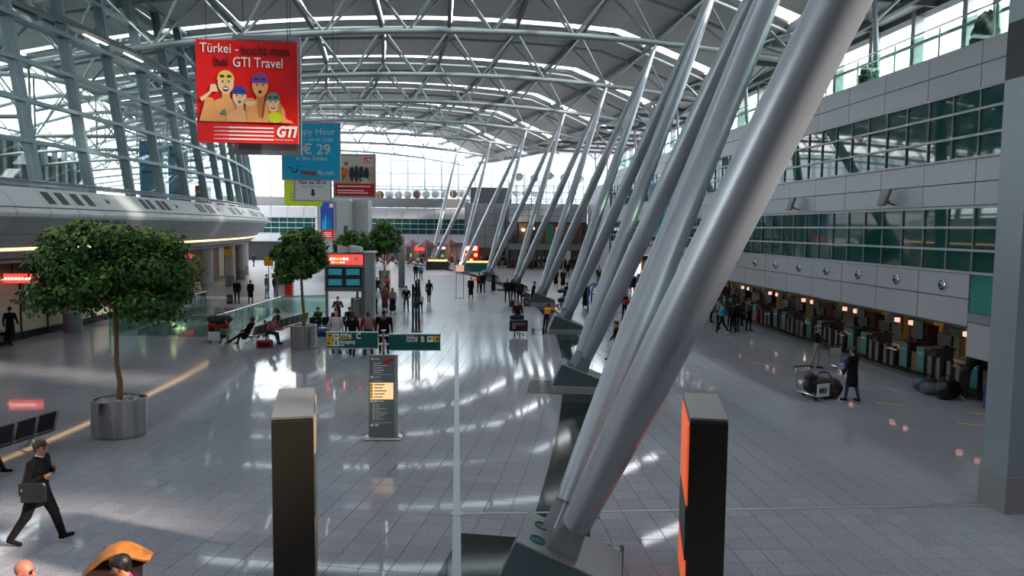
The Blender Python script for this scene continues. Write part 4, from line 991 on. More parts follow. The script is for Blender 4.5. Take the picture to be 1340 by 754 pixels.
for (x, rz_) in ((-.05, .5), (.62, -.4)):
    o = MB().prism([(-.34, 0), (.34, .06), (.34, .34), (-.34, .44)], -.2, .2).obj('loudspeaker', M_ALUL, t); o.location = (x, .2, 4.0); o.rotation_euler = (0, 0, rz_)
# three slim black posts and the tall screen post
t = thing('slim_post_stand', 'cluster of three slim black posts standing in mid floor', 'stand', (-2.12, 40.4, 0), .1)
for x, y, h in ((-.18, 0, 2.5), (.0, .25, 2.7), (.16, .5, 2.75)): MB().box(x-.055, x+.055, y-.05, y+.05, .03, h, .01).obj('post', M_BLACK, t)
MB().box(-.3, .3, -.15, .65, 0, .03, .01).obj('base_plate', M_STEELD, t); MB().box(-.1, .12, .3, .42, 1.2, 1.5).obj('junction_box', M_BLACK, t)
t = thing('screen_post', 'grey post with small teal flight screens behind the far trees', 'post', (-5.0, 70, 0))
MB().box(-.28, .28, -.2, .2, 0, 4.6, .02).obj('post', M_GREY, t)
for z in (3.1, 3.75): MB().box(-1.5, -.35, -.15, .1, z, z+.55, .02).obj('screen_case', M_BLACK, t); slab('screen', (-.92, -.17, z+.27), (.95, .02, .4), M_SCREEN, t)

# ================================================================ PLANTERS AND TREES
M_L = [mat('leaf_dark', (.02, .07, .012), .5, spec=.3), mat('leaf_mid', (.06, .17, .025), .45, spec=.35), mat('leaf_toplit', (.22, .34, .05), .45, spec=.35)]
def tree(x, y, label, pr, ph, cx, cz, rx, rz_, n, th=.07, leaf=.13, seed=1, trunk=M_TRUNK):
    rnd = random.Random(seed)
    t = thing('potted_tree', label, 'tree', (x, y, 0), 0, 'potted indoor trees')
    b = MB(); prof = []; N = 40; vs = []; 
    b.lathe([(pr, .02), (pr, ph), (pr-.05, ph), (pr-.05, ph-.12)], 48); p = b.obj('planter', M_DRUM, t, smooth=True)
    b = MB()
    for q in range(6): z = .02; 
    for q in range(4):
        a = 2*PI*q/4+.4; b.box(pr*math.cos(a)-.004, pr*math.cos(a)+.004, pr*math.sin(a)-.004, pr*math.sin(a)+.004, .02, ph)
    b.obj('seam', M_FRAME, t)
    b = MB()
    for q in range(150 if pr > .6 else 60):
        a = rnd.uniform(0, 2*PI); r = (pr-.1)*math.sqrt(rnd.random()); s = rnd.uniform(.03, .06); b.blob((r*math.cos(a), r*math.sin(a), ph-.07+rnd.uniform(0, .03)), (s, s*rnd.uniform(.7, 1), s*.6), 6, 4)
    b.lathe([(pr-.06, ph-.1), (pr-.06, ph-.09)], 20); b.obj('pebbles', M_PEBBLE, t, kind='stuff', smooth=True)
    b = MB(); pts = [(0, 0, ph-.1), (.03, .02, ph+.4), (-.03, -.02, ph+.9), (cx*.6, 0, cz-rz_*.5), (cx, 0, cz)]
    b.tube(pts, [th*1.25, th, th*.9, th*.8, th*.5], 10)
    for q in range(9):
        a = rnd.uniform(0, 2*PI); z0 = cz-rz_*rnd.uniform(.3, .8); e = (cx+math.cos(a)*rx*.7, math.sin(a)*rx*.7, z0+rz_*rnd.uniform(.4, .9)); b.tube([(cx*.7, 0, z0), ((e[0]+cx)/2, e[1]/2, (z0+e[2])/2-.1), e], [th*.45, th*.3, th*.12], 6)
    b.obj('trunk', trunk, t, smooth=True)
    # leaf clumps, pale leaves on their tops: skylight put into the colour
    clumps = []
    while len(clumps) < 60:
        d = Vector((rnd.gauss(0, 1), rnd.gauss(0, 1), rnd.gauss(0, 1))).normalized(); k = rnd.uniform(.35, 1)**.6
        if d.z < -.75: continue
        clumps.append((Vector((cx+d.x*rx*k*.84, d.y*rx*k*.84, cz+d.z*rz_*k*.86)), rnd.uniform(.2, .34)*rx, d))
    b = MB(); b.v = []; arr = []
    per = n//len(clumps)
    for c, r, dd in clumps:
        for q in range(per):
            d = Vector((rnd.gauss(0, 1), rnd.gauss(0, 1), rnd.gauss(0, 1))).normalized(); p = c+Vector((d.x*r, d.y*r, d.z*r*.75))*rnd.uniform(.5, 1.08)
            nrm = (d+Vector((rnd.uniform(-.7, .7), rnd.uniform(-.7, .7), rnd.uniform(.0, .9)))).normalized()
            u = nrm.cross(Vector((rnd.uniform(-1, 1), rnd.uniform(-1, 1), rnd.uniform(-1, .2)))).normalized(); w = nrm.cross(u)
            L = leaf*rnd.uniform(.7, 1.3); W = L*.30
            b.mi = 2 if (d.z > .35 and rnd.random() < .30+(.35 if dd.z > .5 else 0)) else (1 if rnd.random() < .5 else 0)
            b.add([p, p+u*L*.5+w*W-nrm*.01, p+u*L, p+u*L*.5-w*W-nrm*.01], [(0, 1, 2, 3)])
    o = b.obj('foliage', M_L, t, kind='stuff')
    return t
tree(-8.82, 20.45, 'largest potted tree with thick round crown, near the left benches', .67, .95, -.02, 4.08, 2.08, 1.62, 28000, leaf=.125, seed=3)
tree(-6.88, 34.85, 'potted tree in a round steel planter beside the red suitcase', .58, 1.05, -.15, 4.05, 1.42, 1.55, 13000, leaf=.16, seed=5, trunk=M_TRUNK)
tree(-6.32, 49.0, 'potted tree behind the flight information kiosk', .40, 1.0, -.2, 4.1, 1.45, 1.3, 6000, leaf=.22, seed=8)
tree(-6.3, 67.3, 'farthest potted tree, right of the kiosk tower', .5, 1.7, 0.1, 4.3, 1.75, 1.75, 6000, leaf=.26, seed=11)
t = thing('planter_bin', 'round steel bin standing between the kiosk and the seated travellers', 'bin', (-5.85, 46.8, 0)); MB().lathe([(.36, 0), (.36, 1.05), (.30, 1.08), (.28, .9)], 28).obj('drum', M_STEEL, t, smooth=True); MB().lathe([(.27, .9), (.27, .91)], 20).obj('liner', M_BLACK, t)

# ================================================================ BENCHES
def bench(x, y, rz, n, label, pitch=.62):
    t = thing('seat_bench', label, 'bench', (x, y, 0), rz, 'black seat benches')
    L = n*pitch
    b = MB(); b.tube([(0, 0, .36), (L, 0, .36)], .035, 10); b.obj('beam', M_CHROME, t, smooth=True)
    for q in range(n):
        x0 = q*pitch+.03; x1 = x0+pitch-.07
        o = MB().prism([(-.26, .40), (.27, .45), (.29, .43), (.27, .40), (-.24, .355)], x0, x1).obj('seat', M_BLACKL, t); o.rotation_euler = (0, 0, PI/2); o.scale = (1, -1, 1)
        o = MB().prism([(-.22, .43), (-.33, .86), (-.30, .875), (-.18, .46)][::-1], x0, x1).obj('backrest', M_BLACKL, t); o.rotation_euler = (0, 0, PI/2); o.scale = (1, -1, 1)
    for q in range(n+1):
        xx = min(L-.02, max(.02, q*pitch)); b = MB(); b.tube([(xx, -.02, .36), (xx, -.24, .42), (xx, -.355, .86)], .016, 6); b.blob((xx, -.26, .42), (.035, .035, .035), 8, 5); b.blob((xx, -.02, .38), (.04, .04, .04), 8, 5); b.obj('seat_joint', M_CHROME, t, smooth=True)
    for xx in ([.3*L/ n*1.5, L-.5] if n > 2 else [L/2]):
        b = MB(); b.tube([(xx, -.34, .03), (xx, -.1, .10), (xx, 0, .34)], .022, 8); b.tube([(xx, .34, .03), (xx, .1, .10), (xx, 0, .34)], .022, 8); b.obj('leg', M_CHROME, t, smooth=True)
    return t
# local +y is the way the sitter faces
bench(-11.2, 15.95, math.radians(74), 6, 'near row of black leather seats at the left edge')
bench(-9.55, 35.7, math.radians(78), 10, 'long row of black seats beside the red suitcase, running away')
bench(-8.95, 35.9, math.radians(78)+PI, 1, 'end seat turned the other way beside the red suitcase') if 0 else None
bench(-7.55, 39.6, math.radians(10), 4, 'row of black seats in front of the kiosk')

# ================================================================ TROLLEYS, BAGS, QUEUE BELTS
def trolley(x, y, rz, label, col=M_ALUL, panel=None):
    t = thing('luggage_trolley', label, 'trolley', (x, y, 0), rz, 'luggage trolleys')
    b = MB(); b.tube([(-.28, -.45, .95), (-.28, -.42, .2), (-.26, .42, .16)], .022, 8); b.tube([(.28, -.45, .95), (.28, -.42, .2), (.26, .42, .16)], .022, 8); b.tube([(-.26, .42, .16), (.26, .42, .16)], .022, 8); b.obj('frame', M_CHROME, t, smooth=True)
    MB().tube([(-.32, -.5, .98), (.32, -.5, .98)], .028, 8).obj('handle', M_BLACK, t, smooth=True)
    b = MB(); 
    for q in range(5): b.tube([(-.22+.11*q, -.4, .19), (-.22+.11*q, .42, .16)], .01, 5)
    b.obj('rack', M_CHROME, t)
    MB().box(-.27, .27, .44, .47, .14, .56, .01).obj('sign_panel', panel or M_WHITE, t) if panel != 0 else None
    MB().box(-.26, .26, -.47, -.44, .55, .85, .01).obj('back_panel', col, t)
    for wx, wy in ((-.22, .35), (.22, .35), (0, -.38), ):
        o = MB().tube([(wx-.025, wy, .07), (wx+.025, wy, .07)], .07, 14).obj('wheel', M_BLACK, t, smooth=True)
    return t
def suitcase(x, y, z, rz, w, d, h, m, label, name='suitcase', handle=True, cat='suitcase', tilt=0):
    t = thing(name, label, cat, (x, y, z), rz); t.rotation_euler = (tilt, 0, rz)
    b = MB(); b.box(-w/2, w/2, -d/2, d/2, .03, h, min(w, d, h)*.18); b.obj('shell', m, t)
    b = MB()
    for s in (-1, 1): b.box(-w*.36, w*.36, s*d/2-.012, s*d/2+.012, h*.25, h*.75, .01)
    b.obj('pocket', M_BLACK if m is not M_BLACK else M_GREY, t)
    if handle: MB().tube([(-.08, 0, h-.01), (-.08, 0, h+.07), (.08, 0, h+.07), (.08, 0, h-.01)], .014, 6).obj('handle', M_BLACK, t)
    b = MB()
    for sx in (-1, 1): b.tube([(sx*w*.4-.02, 0, .03), (sx*w*.4+.02, 0, .03)], .03, 8)
    b.obj('wheels', M_BLACK, t)
    return t
def softbag(x, y, z, rz, l, w, h, m, label, name='travel_bag'):
    t = thing(name, label, 'bag', (x, y, z), rz)
    b = MB(); vs = []; fs = []; n = 16; mm = 10
    for i in range(mm+1):
        u = -1+2*i/mm; k = (1-abs(u)**4)**.5*.9+.1 if abs(u) < 1 else .15
        for q in range(n):
            a = 2*PI*q/n; cy_ = math.copysign(abs(math.cos(a))**.7, math.cos(a)); cz_ = math.copysign(abs(math.sin(a))**.7, math.sin(a))
            vs.append((u*l/2, cy_*w/2*k, h/2+cz_*h/2*k*(1+.06*math.sin(7*u+q))*.98))
    for i in range(mm):
        for q in range(n): j = (q+1) % n; fs.append((i*n+q, i*n+j, (i+1)*n+j, (i+1)*n+q))
    b.add(vs, fs); b.add(vs[:n], [tuple(range(n))]); b.add(vs[-n:], [tuple(range(n-1, -1, -1))]); b.obj('body', m, t, smooth=True)
    for s in (-1, 1): MB().tube([(-l*.2, s*w*.25, h*.93), (-l*.12, s*w*.12, h*1.25), (l*.12, s*w*.12, h*1.25), (l*.2, s*w*.25, h*.93)], .014, 6).obj('strap', M_BLACK, t, smooth=True)
    return t
M_NAVY = mat('navy_fabric', (.015, .025, .06), .7); M_CHAR = mat('charcoal_fabric', (.03, .03, .033), .75); M_MAROON = mat('maroon_fabric', (.12, .015, .03), .6); M_BLUEBAG = mat('blue_case', (.01, .05, .16), .4); M_GREYBAG = mat('grey_blue_bag', (.07, .10, .12), .7); M_REDBAG = mat('red_case', (.55, .01, .012), .35); M_GREEN = mat('green_fabric', (.04, .13, .03), .8); M_DUF = mat('dark_patterned_bag', (.045, .03, .028), .8, noise=.7, nscale=9)
suitcase(-8.62, 34.85, 0, .1, .72, .3, .36, M_REDBAG, 'bright red suitcase lying on the floor before the seats')
trolley(-11.2, 36.6, math.radians(175), 'luggage trolley piled with black bags by the glass balustrade', panel=M_WHITE)
softbag(-11.15, 36.75, .85, .25, 1.15, .5, .42, M_CHAR, 'long black bag on top of the piled trolley by the balustrade'); suitcase(-11.45, 36.65, .2, .1, .35, .5, .72, M_REDBAG, 'dark red bag on the left of the piled trolley'); suitcase(-11.0, 36.75, .2, .1, .45, .45, .62, M_BLACK, 'black case in the middle of the piled trolley')
trolley(3.17, 38.95, PI, 'trolley pushed toward the viewer with a black and red case on it', panel=0)
suitcase(3.17, 38.8, .22, 0, .95, .4, .62, M_BLACK, 'wide black case on the trolley in mid floor'); suitcase(3.3, 38.58, .35, 0, .62, .12, .26, M_MAROON, 'red printed bag strapped to the black case', handle=False, name='printed_bag', cat='bag')
suitcase(3.12, 39.25, .72, .1, .7, .35, .28, M_NAVY, 'navy bag lying on the black case of the mid floor trolley')
t = trolley(11.75, 24.15, math.radians(200), 'trolley with a white number plate lying beside the patterned duffel bag', panel=M_WHITE); text('883', .22, (.20, .478, .27), PI, M_NAVY, t, bold=.008)
softbag(11.72, 24.2, .22, .2, .55, .4, .36, M_BLACK, 'black bag on the numbered trolley'); softbag(11.6, 24.0, .62, .4, .5, .25, .2, M_CHAR, 'small dark bag lying on top of the numbered trolley')
softbag(12.2, 24.3, 0, -.25, 1.2, .62, .66, M_DUF, 'large dark patterned duffel bag on the floor between trolley and dark coat')
trolley(15.25, 28.95, math.radians(190), 'trolley with a blue and pink panel held by the person in pale trousers', panel=mat('blue_pink_panel', (.06, .12, .6), .4))
slab('x', (0, 0, 0), (.01, .01, .01), M_BLACK, None) if 0 else None
softbag(16.33, 25.25, 0, .2, .85, .5, .45, M_GREYBAG, 'blue grey travel bag on the floor, left of the bag pile at the counter'); softbag(16.2, 24.6, 0, -.5, .8, .5, .40, M_GREYBAG, 'grey travel bag in the middle of the bag pile at the counter'); softbag(16.30, 23.95, 0, .4, .95, .55, .62, M_BLACK, 'big black travel bag beside the bending traveller')
suitcase(16.75, 22.5, 0, .2, .42, .3, .85, M_BLUEBAG, 'blue upright suitcase just behind the square pillar')
suitcase(-20.4, 35.6, 0, .2, .42, .26, .62, M_BLACK, 'black wheeled case of the traveller in the long coat at left'); suitcase(-15.85, 54.6, 0, .1, .4, .28, .65, M_BLACK, 'black case beside the couple behind the glass balustrade')
trolley(7.55, 53.6, math.radians(120), 'luggage trolley behind the fourth strut pair', panel=0); softbag(7.55, 53.6, .25, .3, .9, .5, .4, M_BLACK, 'black bag on the trolley behind the fourth strut pair'); softbag(7.5, 53.7, .95, .3, .8, .35, .25, M_NAVY, 'navy bag balanced high on that trolley')
suitcase(3.85, 53.0, 0, .3, .35, .3, .5, M_MAROON, 'pink and maroon case at the feet of the dark group'); suitcase(4.9, 53.7, 0, .3, .4, .25, .6, M_BLACK, 'black case pulled by the leaning person in black')
t = thing('blue_arch_frame', 'blue arched frame standing behind the third strut pair', 'frame', (8.96, 48.7, 0), .3)
for y in (-.25, .25): MB().tube([(-.42, y, 0), (-.42, y, 1.5), (-.3, y, 1.85), (0, y, 1.98), (.3, y, 1.85), (.42, y, 1.5), (.42, y, 0)], .06, 8).obj('arch', mat('blue_frame', (.01, .08, .35), .35), t, smooth=True)
slab('cross_plate', (0, 0, 1.3), (.8, .4, .05), M_BLUED, t)
for k, (x, y) in enumerate(((10.9, 46.5), (12.3, 46.2), (12.4, 43.6), (13.9, 43.3), (13.8, 46))):
    t = thing('queue_post', 'steel queue post with blue belt, %s' % ['leftmost', 'second from left, back', 'second from left, front', 'rightmost, front', 'rightmost, back'][k], 'post', (x, y, 0), 0, 'queue posts with blue belts'); MB().lathe([(.17, 0), (.17, .03), (.03, .05), (.03, .95), (.045, .96), (.045, 1.02)], 16).obj('post', M_STEEL, t, smooth=True)
    if k < 4: slab('belt', (.72, -.12, .96), (1.4, .015, .06), M_BLUED, t, -.17)
t = thing('shop_canopy_sign', 'black cafe sign board with orange lit border, seen between the struts', 'sign', (12.2, 46.5, 2.9), -.1)
MB().box(-.85, .85, -.06, .06, 0, 1.05, .02).obj('border', mat('sign_border', (.8, .42, .25), .5, emit=(1, .5, .3), estr=.3), t); MB().box(-.78, .78, -.08, -.06, .07, .98).obj('board', M_BLACK, t)
for q in range(6): slab('sign_stroke', (-.38+.15*q, -.09, .52), (.11, .02, .16), mat('sign_orange', (.8, .35, .15), .5), t)
for sx in (-.62, .62): o = MB().prism([(-.1, .2), (.1, .2), (.14, .6), (0, .8), (-.14, .5)], -.095, -.08).obj('emblem', mat('sign_orange', (.8, .35, .15), .5), t); o.location.x = sx
for sx in (-.8, .8): slab('post', (sx, .05, -1.45), (.12, .12, 2.9), M_GREY, t)
t = thing('travel_desk_canopy', 'white and blue printed canopy band above the cafe sign', 'canopy', (12.6, 47.6, 4.2), -.1)
MB().box(-1.3, 1.1, -.3, .3, 0, .62, .02).obj('white_band', M_WHITE, t); MB().box(-1.3, 1.1, -.32, .3, .62, .82).obj('blue_band', M_CYANB, t); MB().box(.0, 1.1, -.33, .3, .83, .98).obj('yellow_band', M_YEL, t)
for q in range(8): slab('sign_stroke', (-.9+.18*q, -.31, .3), (.13, .02, .12), M_CYANB, t)
t = thing('blue_billboard', 'tall blue and pink billboard between the struts above the cafe', 'billboard', (13.2, 48.8, 5.3), -.1)
MB().box(-.9, .75, -.06, .06, 0, 3.4).obj('board', mat('pale_blue_print', (.35, .55, .75), .5), t); MB().box(.35, .75, -.08, -.06, .5, 2.2).obj('pink_patch', mat('pink_print', (.6, .25, .22), .5), t)
o = MB().lathe([(.5, 0), (.5, .03), (.4, .05)], 24).obj('blue_disc', M_BLUE, t); o.location = (-.3, -.06, 1.1); o.rotation_euler = (PI/2, 0, 0)
t.location.z = 5.1; slab('stem', (-.1, .1, -2.45), (.2, .1, 5.3), M_GREY, t)
# far cafe: parasols, counters, kiosks
for k, (x, y, mm, lab) in enumerate(((-6.5, 112, M_MAROON, 'dark red parasol over the far cafe, left one'), (-4.3, 108.5, M_MAROON, 'dark red parasol over the far cafe, middle one'), (-1.0, 112, M_MAROON, 'dark red parasol over the far cafe, right one'))):
    t = thing('parasol', lab, 'parasol', (x, y, 0), 0, 'far cafe parasols'); MB().lathe([(1.7, 2.75), (1.2, 3.1), (.5, 3.5), (.05, 3.75)], 8).obj('canopy', mm, t); rod('pole', (0, 0, 0), (0, 0, 3.2), .04, M_STEEL, t)
for k, (x, y, w, mm, lab) in enumerate(((2.3, 97, 4.2, M_TEALP, 'long dark green stall at the far end with lit goods'), (-2.5, 100, 3.0, M_BLACK, 'dark cafe counter left of the green stall'), (1.9, 102, 2.0, M_RED, 'red kiosk standing behind the green stall'))):
    t = thing('market_stall', lab, 'stall', (x, y, 0)); h = 1.1 if k < 2 else 3.2
    MB().box(-w/2, w/2, -.6, .6, 0, h, .03).obj('counter', mm, t); slab('lit_goods', (0, -.3, h+.12), (w*.8, .5, .22), M_AMBER if k < 2 else M_LIT, t) if k < 2 else slab('sign_panel', (0, -.63, 2.8), (1.5, .05, .5), M_LIT, t)
    if k == 2:
        for q in range(6): slab('shelf_goods', (-.6+.6*(q % 3), -.63, 1.2+.7*(q//3)), (.4, .05, .4), M_AMBER if q % 2 else M_BROWN, t)
t = thing('pink_lit_stand', 'small stand with a pink lit panel beside the couple with the red bag', 'stand', (.25, 59.5, 0)); slab('panel', (0, 0, 2.35), (.62, .08, .5), mat('pink_lit', (.9, .5, .38), .5, emit=(1, .5, .35), estr=.35), t); rod('post', (-.28, 0, 0), (-.28, 0, 3.4), .03, M_STEEL, t); rod('post', (.28, 0, 0), (.28, 0, 2.1), .03, M_STEEL, t); slab('base_plate', (0, 0, .02), (.7, .4, .04), M_STEEL, t)
# ================================================================ PEOPLE
def nets(prims, vox):
    lo = np.min([np.minimum(p[0], p[1])-max(p[2], p[3])*p[6]-2*vox for p in prims], axis=0); hi = np.max([np.maximum(p[0], p[1])+max(p[2], p[3])*p[6]+2*vox for p in prims], axis=0)
    n = np.ceil((hi-lo)/vox).astype(int)+1
    D = np.full(n, 0.5, dtype=np.float32)
    ax = [lo[i]+vox*np.arange(n[i]) for i in range(3)]
    for (a, b, ra, rb, lab, k, sq) in prims:
        mg = max(ra, rb)*sq+k+2.5*vox
        i0 = np.maximum(0, np.floor((np.minimum(a, b)-mg-lo)/vox).astype(int)); i1 = np.minimum(n, np.ceil((np.maximum(a, b)+mg-lo)/vox).astype(int)+1)
        X = ax[0][i0[0]:i1[0], None, None]; Y = ax[1][None, i0[1]:i1[1], None]; Z = ax[2][None, None, i0[2]:i1[2]]
        d = pd((X, Y, Z), a, b, ra, rb, sq)
        S = D[i0[0]:i1[0], i0[1]:i1[1], i0[2]:i1[2]]
        if k > 0:
            h = np.maximum(k-np.abs(S-d), 0)/k
            S[...] = np.minimum(S, d)-h*h*k*.25
        else: S[...] = np.minimum(S, d)
    ins = D < 0
    c = n-1
    acc = np.zeros((*c, 3), np.float32); cnt = np.zeros(c, np.float32)
    corners = [(i, j, k) for i in (0, 1) for j in (0, 1) for k in (0, 1)]
    def sub(o): return tuple(slice(o[q], o[q]+c[q]) for q in range(3))
    for o in corners:
        for q in range(3):
            if o[q]: continue
            o2 = list(o); o2[q] = 1
            A = D[sub(o)]; B = D[sub(o2)]
            m = (A < 0) != (B < 0)
            t = np.where(m, A/np.where(m, A-B, 1), 0)
            for r in range(3): acc[..., r] += np.where(m, (o[r]+(t if r == q else 0)), 0)
            cnt += m
    on = cnt > 0
    idx = -np.ones(c, int); idx[on] = np.arange(on.sum())
    cells = np.argwhere(on)
    V = (cells+acc[on]/cnt[on][:, None])*vox+lo
    F = []
    for q in range(3):
        u, v = (q+1) % 3, (q+2) % 3
        A = np.take(ins, range(0, n[q]-1), axis=q); B = np.take(ins, range(1, n[q]), axis=q)
        e = np.argwhere(A != B)
        if len(e) == 0: continue
        ok = (e[:, u] > 0) & (e[:, v] > 0) & (e[:, u] < n[u]-1) & (e[:, v] < n[v]-1); e = e[ok]
        flip = A[tuple(e.T)]
        def cell(du, dv):
            f = e.copy(); f[:, u] += du; f[:, v] += dv; return idx[tuple(f.T)]
        Q = np.stack([cell(-1, -1), cell(0, -1), cell(0, 0), cell(-1, 0)], 1)
        Q[~flip] = Q[~flip][:, ::-1]; F.append(Q)
    return V, np.concatenate(F)
def pd(pt, a, b, ra, rb, sq=1.0):
    X, Y, Z = pt
    # sq stretches the section sideways (x): distances along x are divided by sq
    ba = b-a; ax = (X-a[0])/sq; ay = Y-a[1]; az = Z-a[2]; bx = ba[0]/sq
    L = bx*bx+ba[1]**2+ba[2]**2+1e-9
    h = np.clip((ax*bx+ay*ba[1]+az*ba[2])/L, 0, 1)
    return np.sqrt((ax-h*bx)**2+(ay-h*ba[1])**2+(az-h*ba[2])**2)-(ra+(rb-ra)*h)
def make_mesh(name, prims, vox, mats):
    V, F = nets(prims, vox)
    C = V[F].mean(1); best = np.full(len(F), 9.0); li = np.zeros(len(F), int)
    labs = list(mats.keys())
    for (a, b, ra, rb, lab, k, sq) in prims:
        d = pd((C[:, 0], C[:, 1], C[:, 2]), a, b, ra, rb, sq); m = d < best-(0.0); best = np.where(m, d, best); li = np.where(m, labs.index(lab), li)
    me = bpy.data.meshes.new(name)
    me.vertices.add(len(V)); me.vertices.foreach_set('co', V.astype(np.float32).ravel())
    me.loops.add(F.size); me.loops.foreach_set('vertex_index', F.ravel().astype(np.int32))
    me.polygons.add(len(F)); me.polygons.foreach_set('loop_start', np.arange(0, F.size, 4, dtype=np.int32)); me.polygons.foreach_set('loop_total', np.full(len(F), 4, np.int32))
    for l in labs: me.materials.append(mats[l])
    me.polygons.foreach_set('material_index', li.astype(np.int32)); me.polygons.foreach_set('use_smooth', np.ones(len(F), bool))
    me.update(calc_edges=True); me.validate()
    return me
def v3(*a): return np.array(a, float)
def rotx(v, d):
    t = math.radians(d); return v3(v[0], v[1]*math.cos(t)-v[2]*math.sin(t), v[1]*math.sin(t)+v[2]*math.cos(t))
def rotz(v, d):
    t = math.radians(d); return v3(v[0]*math.cos(t)-v[1]*math.sin(t), v[0]*math.sin(t)+v[1]*math.cos(t), v[2])
def figure(pose, detail):
    g = pose.get; h = g('h', 1.75); S = h/1.75; bw = g('build', 1.0)
    lean = g('lean', 0); P_ = []; H_ = []
    def pr(a, b, ra, rb, lab, k=.025, sq=1.0): P_.append((a, b, ra, rb, lab, k, sq))
    T = lambda v: rotx(v, -lean)          # torso frame: leaning forward is +y
    pel = v3(0, 0, 0); chest = T(v3(0, 0, .30)); nb = T(v3(0, -.01, .50)); 
    tc = g('topc', 'top')
    pr(T(v3(0, 0, -.02)), T(v3(0, 0, .12)), .115*bw, .108*bw, 'bottom' if not g('coat') else tc, .03, 1.30)
    pr(T(v3(0, 0, .12)), T(v3(0, .01, .34)), .112*bw, .125*bw, tc, .04, 1.32)
    pr(T(v3(0, 0, .34)), T(v3(0, -.01, .44)), .125*bw, .085*bw, tc, .04, 1.45)
    pr(T(v3(0, -.01, .46)), T(v3(0, .01, .56)), .058, .052, 'skin', .02)
    if g('collar'): pr(T(v3(0, -.005, .465)), T(v3(0, .0, .50)), .072, .066, 'shirt', .0)
    if g('shirt'): pr(T(v3(0, .075, .22)), T(v3(0, .075, .44)), .045, .040, 'shirt', .01, .9)
    if g('hoodc'): pr(T(v3(0, -.06, .46)), T(v3(0, -.04, .52)), .085, .075, 'shirt', .01, 1.3)
    # head
    hp, hy = g('head', (0, 0))
    hb_ = T(v3(0, .01, .55))
    def Hd(v): return hb_+rotz(rotx(v3(*v), -hp-lean*.4), hy)
    q = 1.0
    pr(Hd((0, -.005, .13)), Hd((0, .012, .115)), .083, .080, 'skin', .02, .92)
    pr(Hd((0, .035, .07)), Hd((0, .055, .02)), .058, .036, 'skin', .03, 1.0)
    if detail > 0:
        pr(Hd((0, .088, .105)), Hd((0, .108, .07)), .011, .016, 'skin', .008)
        for s in (-1, 1):
            pr(Hd((s*.076, .0, .10)), Hd((s*.080, -.008, .075)), .016, .012, 'skin', .006, .6)
            pr(Hd((s*.031, .079, .108)), Hd((s*.031, .080, .108)), .012, .012, 'eye', .0)
            pr(Hd((s*.045, .079, .126)), Hd((s*.018, .086, .126)), .007, .007, 'hair', .004)
        pr(Hd((-.02, .083, .04)), Hd((.02, .083, .04)), .009, .009, 'lips', .003)
    if not g('bald'):
        H_.append((Hd((0, -.022, .148)), Hd((0, .02, .165)), .088, .076, 'hair', .02, .93)); H_.append((Hd((0, -.045, .13)), Hd((0, -.05, .06)), .072, .05, 'hair', .02, 1.0))
        for s in (-1, 1): H_.append((Hd((s*.066, -.005, .14)), Hd((s*.07, -.02, .09)), .028, .018, 'hair', .02, 1.0))
        if g('long'): H_.append((Hd((0, -.07, .10)), Hd((0, -.085, -.16)), .07, .055, 'hair', .03, 1.25)); [H_.append((Hd((s*.07, -.02, .1)), Hd((s*.075, -.03, -.08)), .03, .025, 'hair', .02, 1.0)) for s in (-1, 1)]
        if g('tail'): H_.append((Hd((0, -.10, .12)), Hd((0, -.12, -.14)), .035, .02, 'hair', .02, 1.0))
    # legs
    LG = g('legs', [(4, 3, 3), (-3, 3, 3)])
    feet = []
    for s, (fl_, kn, ab) in zip((-1, 1), LG):
        a0 = v3(s*.085*bw, 0, -.03)
        d = v3(s*math.sin(math.radians(ab)), math.sin(math.radians(fl_)), -math.cos(math.radians(fl_))); d /= np.linalg.norm(d)
        k_ = a0+d*.425; d2 = v3(s*math.sin(math.radians(ab))*.5, math.sin(math.radians(fl_-kn)), -math.cos(math.radians(fl_-kn))); d2 /= np.linalg.norm(d2)
        an = k_+d2*.42
        bc = 'bottom' if not g('skirt') else 'skin'
        w = g('baggy', 1.0)
        pr(a0, k_, .082*bw*w, .060*w, bc, .03); pr(k_, an, .058*w, .044*w, bc, .02)
        ft = math.radians(g('foot', [0, 0])[0 if s < 0 else 1]); f0 = an+v3(0, -.03, -.035); f1 = an+v3(s*.015, .15*math.cos(ft), -.045+.15*math.sin(ft))
        pr(f0, f1, .040, .033, 'shoe', .01, 1.05); pr(an+v3(0, 0, .0), an+v3(0, 0, -.03), .042, .042, 'shoe', .01)
        feet.append(min(f0[2]-.040, f1[2]-.033))
    if g('coat'):
        L = g('coat'); f = (LG[0][0]+LG[1][0])/2*.5
        e = v3(0, math.sin(math.radians(f))*L, -math.cos(math.radians(f))*L)
        pr(T(v3(0, 0, .10)), e, .118*bw, .125*bw+L*.06, 'top', .03, 1.32)
    if g('skirt'):
        L = g('skirt'); pr(v3(0, 0, .08), v3(0, 0, -L), .115, .13+L*.10, 'bottom', .02, 1.25)
    # arms
    AR = g('arms', [(5, 8, 12, 5), (-3, 8, 12, 5)]); hands = []
    for s, (fx, ab, el, inr) in zip((-1, 1), AR):
        sh = T(v3(s*.185*bw, -.01, .435))
        pr(T(v3(s*.08, -.01, .43)), sh, .07, .064*bw, tc, .04)
        fx_ = fx; d = v3(s*math.sin(math.radians(ab)), math.sin(math.radians(fx_))*math.cos(math.radians(ab)), -math.cos(math.radians(fx_))*math.cos(math.radians(ab)))
        eb = sh+d*.29; d2 = v3(-s*math.sin(math.radians(inr)), math.sin(math.radians(fx_+el))*math.cos(math.radians(inr)), -math.cos(math.radians(fx_+el))*math.cos(math.radians(inr)))
        wr_ = eb+d2*.245
        pr(sh, eb, .060*bw, .047, tc, .03); pr(eb, wr_, .046, .034, tc, .015)
        # hand: palm, four fingers, thumb from the side
        side = np.cross(d2, v3(0, 1, 0.2)); 
